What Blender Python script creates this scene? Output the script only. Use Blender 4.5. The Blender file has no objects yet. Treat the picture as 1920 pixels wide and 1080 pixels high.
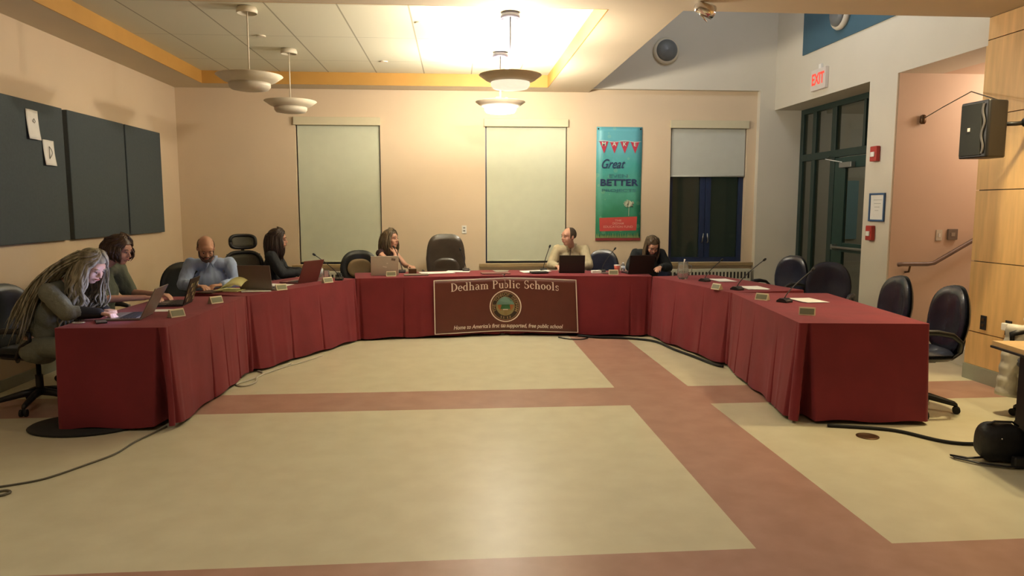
import bpy, math, random
from math import sin, cos, pi, radians as R, atan2, sqrt
from mathutils import Vector, Matrix, Euler, noise as mnoise
S = bpy.context.scene
COL = S.collection
random.seed(7)

# ------------------------------------------------------------------ camera, world, exposure
cam = bpy.data.cameras.new('camera'); cam.lens = 1350/1920*36; cam.sensor_width = 36; cam.clip_start = .05
camo = bpy.data.objects.new('camera', cam); COL.objects.link(camo)
camo.location = (0, 0, 1.6)
camo.rotation_euler = (R(90-6.4), 0, R(-4.45))
S.camera = camo
S.view_settings.view_transform = 'Standard'; S.view_settings.look = 'None'
S.view_settings.gamma = 1; S.view_settings.use_curve_mapping = False
S.view_settings.exposure = 1.3
W = bpy.data.worlds.new('night'); S.world = W; W.use_nodes = True
W.node_tree.nodes['Background'].inputs[0].default_value = (.006, .009, .006, 1)
W.node_tree.nodes['Background'].inputs[1].default_value = 1

LIT = (1.0, .90, .74)
def light(name, kind, loc, power, color=LIT, size=.1, rot=(0, 0, 0), spot=None, blend=.6, parent=None, sy=None):
    l = bpy.data.lights.new(name, kind); l.energy = power; l.color = color
    if kind == 'AREA':
        l.size = size
        if sy: l.shape = 'RECTANGLE'; l.size_y = sy
    else: l.shadow_soft_size = size
    if spot: l.spot_size = R(spot); l.spot_blend = blend
    o = bpy.data.objects.new(name, l); COL.objects.link(o); o.location = loc; o.rotation_euler = rot
    if parent: o.parent = parent
    return o

# ------------------------------------------------------------------ materials
def hx(h):
    h = h.lstrip('#'); c = [int(h[i:i+2], 16)/255 for i in (0, 2, 4)]
    return tuple((x/12.92 if x <= .04045 else ((x+.055)/1.055)**2.4) for x in c)
def mat(name, col, rough=.6, metal=0, var=.06, scale=8, bump=0, bscale=60, emit=None, es=0, coat=0, sheen=0, stretch=None, col2=None, trans=0, alpha=1):
    m = bpy.data.materials.new(name); m.use_nodes = True
    nt = m.node_tree; b = nt.nodes['Principled BSDF']
    if isinstance(col, str): col = hx(col)
    if isinstance(col2, str): col2 = hx(col2)
    b.inputs['Roughness'].default_value = rough; b.inputs['Metallic'].default_value = metal
    b.inputs['Coat Weight'].default_value = coat; b.inputs['Sheen Weight'].default_value = sheen
    tc = nt.nodes.new('ShaderNodeTexCoord'); mp = nt.nodes.new('ShaderNodeMapping')
    nt.links.new(tc.outputs['Object'], mp.inputs[0])
    if stretch: mp.inputs['Scale'].default_value = stretch
    n = nt.nodes.new('ShaderNodeTexNoise'); n.inputs['Scale'].default_value = scale; n.inputs['Detail'].default_value = 3
    nt.links.new(mp.outputs[0], n.inputs['Vector'])
    r = nt.nodes.new('ShaderNodeValToRGB')
    c1 = tuple(max(0, x*(1-var)) for x in col); c2 = col2 if col2 else tuple(min(1, x*(1+var)) for x in col)
    r.color_ramp.elements[0].position = .3; r.color_ramp.elements[1].position = .7
    r.color_ramp.elements[0].color = (*c1, 1); r.color_ramp.elements[1].color = (*c2, 1)
    nt.links.new(n.outputs['Fac'], r.inputs[0]); nt.links.new(r.outputs[0], b.inputs['Base Color'])
    if bump:
        n2 = nt.nodes.new('ShaderNodeTexNoise'); n2.inputs['Scale'].default_value = bscale
        nt.links.new(mp.outputs[0], n2.inputs['Vector'])
        bp = nt.nodes.new('ShaderNodeBump'); bp.inputs['Strength'].default_value = bump; bp.inputs['Distance'].default_value = .01
        nt.links.new(n2.outputs['Fac'], bp.inputs['Height']); nt.links.new(bp.outputs[0], b.inputs['Normal'])
    if emit:
        if isinstance(emit, str): emit = hx(emit)
        b.inputs['Emission Color'].default_value = (*emit, 1); b.inputs['Emission Strength'].default_value = es
    if trans:
        b.inputs['Transmission Weight'].default_value = trans; b.inputs['IOR'].default_value = 1.12
    if alpha < 1: b.inputs['Alpha'].default_value = alpha
    return m

M = {}
M['wall'] = mat('wall_paint_peach', (.66, .53, .37), .75, var=.02, scale=2, bump=.05, bscale=200)
M['wallwhite'] = mat('wall_paint_cream', (.64, .60, .50), .75, var=.02, scale=2, bump=.05, bscale=200)
M['soffit'] = mat('soffit_paint', (.60, .51, .37), .8, var=.02, scale=2)
M['alcove'] = mat('wall_paint_salmon', (.66, .50, .38), .75, var=.02, scale=2)
M['bluewall'] = mat('wall_paint_blue', (.045, .11, .155), .7, var=.05, scale=3)
M['ochre'] = mat('ochre_band', (.50, .27, .06), .55, var=.06, scale=3)
M['dark'] = mat('dark_plastic', (.012, .012, .013), .45, var=.1)
M['darkm'] = mat('dark_rubber', (.01, .01, .009), .8, var=.1)
M['navy'] = mat('navy_vinyl', (.018, .022, .042), .26, var=.15, bump=.05, bscale=90, coat=.15)
M['blackvinyl'] = mat('black_vinyl', (.014, .016, .014), .32, var=.15, bump=.05, bscale=90)
M['leather'] = mat('brown_leather', (.045, .034, .024), .3, var=.2, scale=5, bump=.1, bscale=60, coat=.2)
M['mesh'] = mat('grey_mesh', (.10, .095, .07), .8, var=.2, scale=200)
M['cloth'] = mat('maroon_tablecloth', (.185, .015, .024), .85, var=.12, scale=3, bump=.25, bscale=9, sheen=.05)
M['white'] = mat('white_paper', (.8, .79, .74), .7, var=.03)
M['metal'] = mat('grey_metal', (.4, .4, .38), .3, .9, var=.05)
M['chrome'] = mat('chrome', (.8, .8, .82), .12, 1, var=.03)
M['bowl'] = mat('lamp_bowl_enamel', (.62, .54, .42), .5, var=.03)
M['bowlwhite'] = mat('lamp_bowl_white', (.66, .60, .47), .5, var=.03)
M['glow'] = mat('lit_diffuser', (.9, .9, .9), .5, emit=(1, .92, .80), es=30)
M['bulb'] = mat('lit_bulb', (.9, .9, .9), .5, emit=(1, .95, .85), es=14)
M['frostlit'] = mat('faint_diffuser', (.7, .65, .52), .5, emit=(1, .9, .7), es=.35)
M['frost'] = mat('frosted_glass', (.6, .55, .45), .5, var=.03)
M['green'] = mat('door_green_paint', (.014, .034, .028), .4, var=.1)
M['greenl'] = mat('door_green_leaf', (.014, .042, .034), .4, var=.1)
M['blue'] = mat('window_blue_frame', (.012, .026, .075), .4, var=.1)
M['sill'] = mat('wood_sill', (.33, .23, .11), .5, var=.15, scale=10, stretch=(1, 8, 8))
M['blind'] = mat('roller_blind', (.57, .60, .46), .85, var=.02, bump=.05, bscale=300)
M['blindgrey'] = mat('roller_blind_grey', (.50, .52, .47), .85, var=.02)
M['valance'] = mat('blind_valance', (.60, .55, .38), .7, var=.02)
M['rad'] = mat('radiator_paint', (.55, .53, .42), .6, var=.03)
M['panel'] = mat('acoustic_fabric', (.065, .082, .088), .95, var=.06, scale=40, bump=.2, bscale=300)
M['red'] = mat('red_plastic', (.45, .04, .03), .45, var=.05)
M['exitred'] = mat('exit_red', (.7, .05, .03), .5, emit=(1, .08, .05), es=.30)
M['exitface'] = mat('exit_face', (.62, .60, .55), .5, emit=(1, .4, .3), es=.02)
M['wood'] = mat('maple_panel', (.72, .45, .18), .42, var=.12, scale=3, stretch=(6, 6, .7), coat=.1)
M['rail'] = mat('rail_wood', (.16, .10, .075), .35, var=.15, coat=.2)
M['tan'] = mat('tan_laminate', (.62, .42, .20), .45, var=.06)
M['puffy'] = mat('white_quilted_nylon', (.78, .75, .66), .45, var=.06, bump=.2, bscale=30)
M['base'] = mat('baseboard_vinyl', (.30, .31, .24), .5, var=.05)
M['skin'] = mat('skin', (.55, .30, .20), .5, var=.08, scale=14)
M['skinp'] = mat('skin_pale', (.58, .36, .27), .5, var=.08, scale=14)
M['lips'] = mat('lips', (.38, .11, .10), .45)
M['eyew'] = mat('eye_white', (.32, .27, .24), .3)
M['iris'] = mat('iris', (.03, .02, .015), .2)
M['screen'] = mat('lit_screen', (.1, .1, .12), .3, emit=(.55, .60, 1), es=5.0)
M['screenlow'] = mat('dim_screen', (.1, .1, .12), .3, emit=(.6, .65, 1), es=.5)
M['yellow'] = mat('yellow_paper', (.85, .84, .42), .7, var=.03)
M['clear'] = mat('clear_plastic', (.85, .88, .86), .08, trans=.9, var=.01)
M['water'] = mat('bottle_label', (.55, .60, .62), .4)
M['redcup'] = mat('red_cup', (.50, .09, .05), .4)
M['silver'] = mat('silver_laptop', (.58, .57, .50), .45, 0, var=.03)
M['greylap'] = mat('grey_laptop', (.20, .17, .145), .4, .3, var=.05)
M['maroonlap'] = mat('maroon_laptop', (.17, .05, .045), .4, .2, var=.05)
M['stripgrey'] = mat('grey_trim', (.13, .12, .11), .6)
M['brass'] = mat('bronze', (.12, .07, .035), .4, .7, var=.1)
M['plate'] = mat('nameplate_face', (.15, .15, .09), .4, .2)
M['platee'] = mat('nameplate_edge', (.55, .48, .32), .4, .2)
M['cabw'] = mat('white_cable', (.5, .47, .38), .5)
M['cabg'] = mat('grey_cable', (.10, .09, .06), .5)

def nodes_floor():
    m = bpy.data.materials.new('linoleum_floor'); m.use_nodes = True
    nt = m.node_tree; N = nt.nodes; L = nt.links; b = N['Principled BSDF']
    g = N.new('ShaderNodeNewGeometry'); s = N.new('ShaderNodeSeparateXYZ'); L.new(g.outputs['Position'], s.inputs[0])
    def cmpb(sock, lo, hi):
        a = N.new('ShaderNodeMath'); a.operation = 'GREATER_THAN'; a.inputs[1].default_value = lo; L.new(sock, a.inputs[0])
        c = N.new('ShaderNodeMath'); c.operation = 'LESS_THAN'; c.inputs[1].default_value = hi; L.new(sock, c.inputs[0])
        d = N.new('ShaderNodeMath'); d.operation = 'MULTIPLY'; L.new(a.outputs[0], d.inputs[0]); L.new(c.outputs[0], d.inputs[1]); return d.outputs[0]
    def mx(a, c):
        d = N.new('ShaderNodeMath'); d.operation = 'MAXIMUM'; L.new(a, d.inputs[0]); L.new(c, d.inputs[1]); return d.outputs[0]
    k = mx(mx(cmpb(s.outputs[0], 1.40, 2.07), cmpb(s.outputs[1], 5.62, 6.20)), cmpb(s.outputs[1], 2.5, 3.14))
    n = N.new('ShaderNodeTexNoise'); n.inputs['Scale'].default_value = 5; n.inputs['Detail'].default_value = 8; L.new(g.outputs['Position'], n.inputs['Vector'])
    def ramp(c1, c2):
        r = N.new('ShaderNodeValToRGB'); r.color_ramp.elements[0].position = .35; r.color_ramp.elements[1].position = .68
        r.color_ramp.elements[0].color = (*c1, 1); r.color_ramp.elements[1].color = (*c2, 1); L.new(n.outputs['Fac'], r.inputs[0]); return r.outputs[0]
    mixn = N.new('ShaderNodeMix'); mixn.data_type = 'RGBA'
    L.new(k, mixn.inputs[0]); L.new(ramp((.55, .51, .355), (.60, .565, .40)), mixn.inputs[6]); L.new(ramp((.36, .205, .15), (.42, .25, .19)), mixn.inputs[7])
    L.new(mixn.outputs[2], b.inputs['Base Color'])
    b.inputs['Roughness'].default_value = .34; b.inputs['Specular IOR Level'].default_value = .4
    return m
M['floor'] = nodes_floor()

def nodes_tiles():
    m = bpy.data.materials.new('ceiling_tiles'); m.use_nodes = True
    nt = m.node_tree; N = nt.nodes; L = nt.links; b = N['Principled BSDF']
    g = N.new('ShaderNodeNewGeometry'); s = N.new('ShaderNodeSeparateXYZ'); L.new(g.outputs['Position'], s.inputs[0])
    def lines(sock, off, pitch, w):
        a = N.new('ShaderNodeMath'); a.operation = 'SUBTRACT'; a.inputs[1].default_value = off; L.new(sock, a.inputs[0])
        p = N.new('ShaderNodeMath'); p.operation = 'PINGPONG'; p.inputs[1].default_value = pitch/2; L.new(a.outputs[0], p.inputs[0])
        c = N.new('ShaderNodeMath'); c.operation = 'LESS_THAN'; c.inputs[1].default_value = w; L.new(p.outputs[0], c.inputs[0]); return c.outputs[0]
    a = lines(s.outputs[0], -1.08, .658, .008)
    c = lines(s.outputs[1], 7.0, 1.3, .004)
    mx = N.new('ShaderNodeMath'); mx.operation = 'MAXIMUM'; L.new(a, mx.inputs[0]); L.new(c, mx.inputs[1])
    mi = N.new('ShaderNodeMix'); mi.data_type = 'RGBA'; L.new(mx.outputs[0], mi.inputs[0])
    mi.inputs[6].default_value = (.66, .64, .50, 1); mi.inputs[7].default_value = (.33, .31, .22, 1)
    L.new(mi.outputs[2], b.inputs['Base Color']); b.inputs['Roughness'].default_value = .85
    n = N.new('ShaderNodeTexNoise'); n.inputs['Scale'].default_value = 150; L.new(g.outputs['Position'], n.inputs['Vector'])
    bp = N.new('ShaderNodeBump'); bp.inputs['Strength'].default_value = .15; bp.inputs['Distance'].default_value = .01; L.new(n.outputs['Fac'], bp.inputs['Height']); L.new(bp.outputs[0], b.inputs['Normal'])
    return m
M['tiles'] = nodes_tiles()

def glassmat():
    m = bpy.data.materials.new('window_glass'); m.use_nodes = True
    nt = m.node_tree; b = nt.nodes['Principled BSDF']
    b.inputs['Base Color'].default_value = (.03, .035, .02, 1); b.inputs['Roughness'].default_value = .06
    b.inputs['Alpha'].default_value = .45; b.inputs['Specular IOR Level'].default_value = .6
    return m
M['glass'] = glassmat()

# ------------------------------------------------------------------ mesh builder
class MB:
    def __init__(s): s.v = []; s.f = []; s.m = []; s.cur = 0
    def add(s, vs, fs, X=None):
        o = len(s.v)
        for p in vs: s.v.append(tuple(X @ Vector(p)) if X is not None else tuple(p))
        for f in fs: s.f.append([i+o for i in f]); s.m.append(s.cur)
        return s
    def box(s, c, d, rot=None, X=None):
        hx_, hy, hz = d[0]/2, d[1]/2, d[2]/2
        vs = [(x, y, z) for x in (-hx_, hx_) for y in (-hy, hy) for z in (-hz, hz)]
        T = Matrix.Translation(c) @ (Euler(rot).to_matrix().to_4x4() if rot else Matrix())
        if X is not None: T = X @ T
        return s.add(vs, [(0, 1, 3, 2), (4, 6, 7, 5), (0, 4, 5, 1), (2, 3, 7, 6), (0, 2, 6, 4), (1, 5, 7, 3)], T)
    def bb(s, x0, x1, y0, y1, z0, z1): return s.box(((x0+x1)/2, (y0+y1)/2, (z0+z1)/2), (abs(x1-x0), abs(y1-y0), abs(z1-z0)))
    def tube(s, path, r, n=8, X=None, flat=None):
        P = [Vector(p) for p in path]; rs = r if isinstance(r, (list, tuple)) else [r]*len(P)
        vs = []; fs = []; prev = None
        for i, p in enumerate(P):
            t = (P[min(i+1, len(P)-1)] - P[max(i-1, 0)])
            t = t.normalized() if t.length > 1e-9 else Vector((0, 0, 1))
            if prev is None:
                a = Vector((0, 0, 1)) if abs(t.z) < .9 else Vector((1, 0, 0)); u = t.cross(a).normalized()
            else:
                u = prev - t*prev.dot(t); u = u.normalized() if u.length > 1e-6 else t.orthogonal().normalized()
            w = t.cross(u); prev = u
            for k in range(n):
                a = 2*pi*k/n; d = u*cos(a)*rs[i] + w*sin(a)*rs[i]*(flat if flat else 1); vs.append(p+d)
        for i in range(len(P)-1):
            for k in range(n):
                k2 = (k+1) % n; fs.append((i*n+k, i*n+k2, (i+1)*n+k2, (i+1)*n+k))
        fs.append(tuple(range(n))[::-1]); o = (len(P)-1)*n; fs.append(tuple(o+k for k in range(n)))
        return s.add(vs, fs, X)
    def cap(s, a, b, ra, rb, n=12):
        a = Vector(a); b = Vector(b); d = b-a
        if d.length < 1e-6: return s.ell(a, (ra, ra, ra))
        t = d.normalized(); path = []; rr = []
        for k in (0, .35, .7, 1): path.append(a - t*ra*cos(k*pi/2)); rr.append(max(.0008, ra*sin(k*pi/2)))
        for k in (0, .3, .65, 1): path.append(b + t*rb*sin(k*pi/2)); rr.append(max(.0008, rb*cos(k*pi/2)))
        return s.tube(path, rr, n)
    def ell(s, c, r, rot=None, nu=16, nv=10, X=None):
        vs = [(0, 0, 1)]; fs = []
        for i in range(1, nv):
            for k in range(nu):
                t = pi*i/nv; a = 2*pi*k/nu; vs.append((sin(t)*cos(a), sin(t)*sin(a), cos(t)))
        vs.append((0, 0, -1)); e = len(vs)-1
        for k in range(nu): fs.append((0, 1+k, 1+(k+1) % nu)); fs.append((e, e-nu+(k+1) % nu, e-nu+k))
        for i in range(nv-2):
            for k in range(nu): fs.append((1+i*nu+k, 1+(i+1)*nu+k, 1+(i+1)*nu+(k+1) % nu, 1+i*nu+(k+1) % nu))
        if isinstance(r, (int, float)): r = (r, r, r)
        T = Matrix.Translation(c) @ (rot.to_4x4() if isinstance(rot, Matrix) else (Euler(rot).to_matrix().to_4x4() if rot else Matrix())) @ Matrix.Diagonal((*r, 1))
        if X is not None: T = X @ T
        return s.add(vs, fs, T)
    def lathe(s, prof, n=32, c=(0, 0, 0), X=None, closed=False):
        vs = []; fs = []
        for (r, z) in prof:
            for k in range(n): a = 2*pi*k/n; vs.append((c[0]+max(r, .0005)*cos(a), c[1]+max(r, .0005)*sin(a), c[2]+z))
        m = len(prof)
        for i in range(m-1 if not closed else m):
            j = (i+1) % m
            for k in range(n): k2 = (k+1) % n; fs.append((i*n+k, i*n+k2, j*n+k2, j*n+k))
        if not closed:
            if prof[0][0] > .001: fs.append(tuple(range(n))[::-1])
            if prof[-1][0] > .001: fs.append(tuple((m-1)*n+k for k in range(n)))
        return s.add(vs, fs, X)
    def prism(s, poly, z0, z1, X=None):
        n = len(poly); vs = [(x, y, z0) for x, y in poly] + [(x, y, z1) for x, y in poly]
        fs = [tuple(range(n))[::-1], tuple(range(n, 2*n))] + [(i, (i+1) % n, n+(i+1) % n, n+i) for i in range(n)]
        return s.add(vs, fs, X)
    def grid(s, fn, nu, nv, X=None, closeu=False):
        vs = [fn(i/nu, j/nv) for j in range(nv+1) for i in range(nu+1)]; w = nu+1
        fs = [(j*w+i, j*w+i+1, (j+1)*w+i+1, (j+1)*w+i) for j in range(nv) for i in range(nu)]
        return s.add(vs, fs, X)
    def mesh(s, name, mats, smooth=True):
        me = bpy.data.meshes.new(name); me.from_pydata(s.v, [], s.f)
        for m in (mats if isinstance(mats, (list, tuple)) else [mats]): me.materials.append(m)
        me.polygons.foreach_set('material_index', s.m)
        me.polygons.foreach_set('use_smooth', [smooth]*len(s.f))
        me.update(); return me
    def build(s, name, mats, parent=None, smooth=False, bevel=0, loc=None, rot=None, solid=0, weld=False):
        me = s.mesh(name, mats, smooth)
        o = bpy.data.objects.new(name, me); COL.objects.link(o)
        if parent: o.parent = parent
        if loc: o.location = loc
        if rot: o.rotation_euler = rot
        if solid: mo = o.modifiers.new('s', 'SOLIDIFY'); mo.thickness = solid; mo.offset = 0
        if bevel: mo = o.modifiers.new('b', 'BEVEL'); mo.width = bevel; mo.segments = 3; mo.limit_method = 'ANGLE'; me.polygons.foreach_set('use_smooth', [True]*len(s.f)); mo.harden_normals = True
        return o
    def fuse(s, name, m, parent=None, voxel=.006, smooth=2, fac=.5, disp=None):
        """one continuous skin over all the shapes in the builder"""
        me = s.mesh(name, m); o = bpy.data.objects.new(name, me); COL.objects.link(o)
        r = o.modifiers.new('r', 'REMESH'); r.mode = 'VOXEL'; r.voxel_size = voxel; r.use_smooth_shade = True
        k = o.modifiers.new('k', 'SMOOTH'); k.iterations = smooth; k.factor = fac
        dg = bpy.context.evaluated_depsgraph_get(); dg.update()
        me2 = bpy.data.meshes.new_from_object(o.evaluated_get(dg)); o.modifiers.clear(); o.data = me2; me2.name = name
        if not me2.materials: me2.materials.append(m)
        if disp:
            for v in me2.vertices: v.co = disp(v.co, v.normal)
        me2.polygons.foreach_set('use_smooth', [True]*len(me2.polygons)); me2.update()
        if parent: o.parent = parent
        return o

def tag(o, label=None, cat=None, group=None, kind=None):
    if label: o['label'] = label
    if cat: o['category'] = cat
    if group: o['group'] = group
    if kind: o['kind'] = kind
    return o
def thing(name, label, cat, loc=(0, 0, 0), rz=0, group=None):
    o = bpy.data.objects.new(name, None); COL.objects.link(o); o.empty_display_size = .1
    o.location = loc; o.rotation_euler = (0, 0, rz); return tag(o, label, cat, group)
def struct(o): o['kind'] = 'structure'; return o
def copy_tree(o, parent=None):
    c = o.copy(); COL.objects.link(c); c.parent = parent
    for ch in list(o.children): copy_tree(ch, c)
    return c
def dup(o, loc, rz, label, group=None):
    c = copy_tree(o); c.location = loc; c.rotation_euler = (0, 0, rz); c['label'] = label
    if group: c['group'] = group
    elif 'group' in c: del c['group']
    return c
def textmesh(txt, size, font_off=0, ext=0, shear=0, align='CENTER', space=1.0, width=None):
    cu = bpy.data.curves.new('t', 'FONT'); cu.body = txt; cu.size = size; cu.align_x = align; cu.align_y = 'CENTER'
    cu.offset = font_off; cu.extrude = ext; cu.shear = shear; cu.space_character = space
    o = bpy.data.objects.new('t', cu); COL.objects.link(o); dg = bpy.context.evaluated_depsgraph_get(); dg.update()
    me = bpy.data.meshes.new_from_object(o.evaluated_get(dg)); bpy.data.objects.remove(o)
    vs = [tuple(v.co) for v in me.vertices]; fs = [tuple(p.vertices) for p in me.polygons]
    if width:
        w = max(v[0] for v in vs)-min(v[0] for v in vs); k = width/w; vs = [(v[0]*k, v[1], v[2]) for v in vs]
    return vs, fs

# ------------------------------------------------------------------ the room
XL, XR, YB = -3.96, 4.79, 10.8
ZS, ZT, ZH = 3.29, 3.46, 5.4
YN = 6.33           # rear edge of the low ceiling over the camera
struct(MB().bb(-4.2, 8, -3.2, 11.2, -.1, 0).build('floor', M['floor']))
struct(MB().bb(-4.2, XL, -3.2, 11.0, 0, 3.6).build('wall_left', M['wall']))
# back wall with three window openings
WIN = [(-2.30, -1.09, 'a'), (.445, 1.665, 'b'), (3.24, 4.42, 'c')]
Z0, Z1 = .76, 2.82
wb = MB(); xs = -4.2
for a, b, _ in WIN:
    wb.bb(xs, a, YB, YB+.22, 0, ZS+.25); wb.bb(a, b, YB, YB+.22, 0, Z0); wb.bb(a, b, YB, YB+.22, Z1, ZS+.25); xs = b
wb.bb(xs, 4.60, YB, YB+.22, 0, ZS+.25)
struct(wb.build('wall_back', M['wall']))
wu = MB(); wu.bb(1.98, XR, YB-.1, YB+.22, ZS+.04, ZH); wu.bb(4.56, XR, YB-.1, YB+.22, 0, ZS+.04); wu.bb(XR, 5.6, YB-.1, YB+.22, 0, ZS+.1)
struct(wu.build('wall_back', M['wallwhite']))
# right wall: header band, pier, and what stands beyond
wr = MB(); wr.bb(XR, 5.3, YN, YB-.1, 3.045, ZH); wr.bb(XR, 5.25, 7.66, 8.19, 0, 3.045)
wr.bb(5.3, 5.45, 7.9, YB, 3.1, ZH)
struct(wr.build('wall_right', M['wallwhite']))
struct(MB().bb(XR-.015, XR+.01, YN+.02, 9.86, 3.67, ZH-.02).build('trim_1', M['bluewall']))
wa = MB(); wa.bb(5.25, 7.4, 7.66, 7.78, 0, 4.8); wa.bb(7.3, 7.45, 6.2, 7.7, 0, 4.8); wa.bb(XR+.02, 7.4, 7.655, 7.66, 0, 3.05)
wa.bb(XR+.15, 7.4, 6.22, 6.36, 0, 4.8); wa.bb(5.3, 7.4, 6.36, 7.66, 3.045, 3.2)
struct(wa.build('wall_stair', M['alcove']))
ws = MB()
for i in range(7): ws.bb(5.12+.29*i, 7.3, 6.36, 7.66, .17*i, .17*(i+1))
struct(ws.build('stair_steps', M['wallwhite']))
# maple wall
ww = struct(MB().bb(XR+.03, XR+.16, 2.0, YN+.02, 0, ZS).build('wall_right', M['dark']))
zs = [.14, .452, 1.105, 1.755, 2.42, 3.09, ZS]
for i in range(len(zs)-1):
    for (ya, yb) in ((2.0, 3.9), (3.906, YN+.02)):
        MB().bb(XR, XR+.032, ya, yb, zs[i]+.004, zs[i+1]-.004).build('wood_panel', M['wood'], ww)
struct(MB().bb(XR-.012, XR+.04, 2.0, YN+.02, 0, .14).build('baseboard_right', M['base']))
struct(MB().bb(XL, XL+.012, -3, YB, 0, .1).build('baseboard_left', M['base']))
struct(MB().bb(XL, 4.56, YB-.012, YB, 0, .1).build('baseboard_back', M['base']))
struct(MB().bb(-4.2, 4.95, -3.2, -3, 0, 3.6).build('wall_front', M['wall']))
struct(MB().bb(XR, 4.95, -3.2, 2.0, 0, 3.6).build('wall_right', M['wall']))
# ceilings
TX0, TX1, TY0, TY1 = -3.46, 1.33, YN, 10.42
c1 = MB(); c1.bb(-4.2, 4.95, -3.2, YN, ZS, ZS+.12)
c1.bb(-4.2, TX0, YN, YB, ZS, ZS+.12); c1.bb(TX1, 1.98, YN, YB, ZS, ZS+.12); c1.bb(TX0, TX1, TY1, YB, ZS, ZS+.12)
struct(c1.build('ceiling', M['soffit']))
struct(MB().bb(TX0-.3, TX1+.2, TY0-.2, TY1+.3, ZT, ZT+.05).build('ceiling', M['tiles']))
struct(MB().bb(1.9, 5.6, 6.1, 11.1, ZH, ZH+.1).build('ceiling', M['wallwhite']))
cs = MB(); cs.bb(1.90, 1.98, YN, YB, ZS+.12, ZH); cs.bb(1.9, 5.4, YN-.12, YN, ZS+.12, ZH)
struct(cs.build('wall_clerestory', M['wallwhite']))
tr = MB(); e = .012
tr.bb(TX0, TX0+e, TY0, TY1, ZS, ZT); tr.bb(TX1-e, TX1, TY0, TY1, ZS, ZT); tr.bb(TX0, TX1, TY1-e, TY1, ZS, ZT); tr.bb(TX0, TX1, TY0, TY0+e, ZS, ZT)
struct(tr.build('trim_2', M['ochre']))
for i, (x, y) in enumerate([(-2.1, 8.3), (-.9, 9.6), (-.35, 7.6)]):
    o = thing('sprinkler_cover', ['small round ceiling disc left of the left pendant lamps', 'small round ceiling disc near the back of the tiled ceiling', 'small round ceiling disc in the middle of the tiled ceiling'][i], 'ceiling disc', (x, y, ZT))
    MB().lathe([(.045, -.012), (.05, -.004), (.05, 0)], 20).build('plate', M['bowlwhite'], o)

# windows
def window(idx, x0, x1, blind_z, side):
    w = struct(bpy.data.objects.new('window_%d' % idx, None)); COL.objects.link(w); w.location = ((x0+x1)/2, YB, Z0)
    hw = (x1-x0)/2; H = Z1-Z0
    f = MB(); t = .07; yy0, yy1 = .09, .16
    f.bb(-hw, -hw+t, yy0, yy1, 0, H); f.bb(hw-t, hw, yy0, yy1, 0, H); f.bb(-hw+t, hw-t, yy0, yy1, 0, t); f.bb(-hw+t, hw-t, yy0, yy1, H-t, H)
    f.bb(-.085, -.004, yy0, yy1, t, H-t); f.bb(.004, .085, yy0, yy1, t, H-t)
    f.build('window_frame', M['blue'], w, bevel=.004)
    for sx in (-1, 1):
        a, b = sorted((sx*.085, sx*(hw-t)))
        MB().bb(a, b, .12, .128, t, H-t).build('pane', M['glass'], w)
        MB().tube([(sx*.045, .085, .30), (sx*.045, .05, .32), (sx*.03, .045, .44)], .009, 8).build('handle', M['metal'], w, smooth=True)
    MB().bb(-hw-.10, hw+.14, -.06, .1, -.05, -.003).build('window_sill', M['sill'], w, bevel=.006)
    return w
for i, (a, b, k) in enumerate(WIN): window(i+1, a, b, 0, k)
def blind(x0, x1, zb, m, label):
    o = thing('roller_blind', label, 'window blind', ((x0+x1)/2, YB, zb)); hw = (x1-x0)/2
    MB().bb(-hw+.02, hw-.015, .035, .039, 0, Z1-zb-.005).build('shade', m, o)
    MB().tube([(-hw+.02, .037, 0), (hw-.015, .037, 0)], .011, 8).build('bottom_rail', m, o, smooth=True)
    MB().bb(-hw-.02, hw+.01, -.045, -.002, Z1-zb-.04, Z1-zb+.075).build('valance', M['valance'], o, bevel=.006)
    return o
blind(*WIN[0][:2], .80, M['blind'], 'pale green roller blind fully lowered on the leftmost window')
blind(*WIN[1][:2], .80, M['blind'], 'pale green roller blind fully lowered on the middle window')
blind(*WIN[2][:2], 2.07, M['blindgrey'], 'light grey roller blind half lowered on the right window beside the poster')
def radiator(x0, x1, label):
    o = thing('radiator_cover', label, 'radiator', ((x0+x1)/2, YB-.085, 0)); hw = (x1-x0)/2
    MB().bb(-hw, hw, -.05, .07, .12, .66).build('cabinet', M['rad'], o, bevel=.006)
    g = MB()
    n = int((x1-x0)/.055)
    for i in range(n): x = -hw+.04+i*(2*hw-.08)/(n-1); g.bb(x-.013, x+.013, -.053, -.0495, .52, .62)
    g.build('grille', M['dark'], o)
radiator(-2.5, -1.0, 'cream radiator cover with slotted grille under the leftmost window')
radiator(.3, 1.8, 'cream radiator cover with slotted grille under the middle window')
radiator(3.1, 4.5, 'cream radiator cover with slotted grille under the half open blind')

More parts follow.
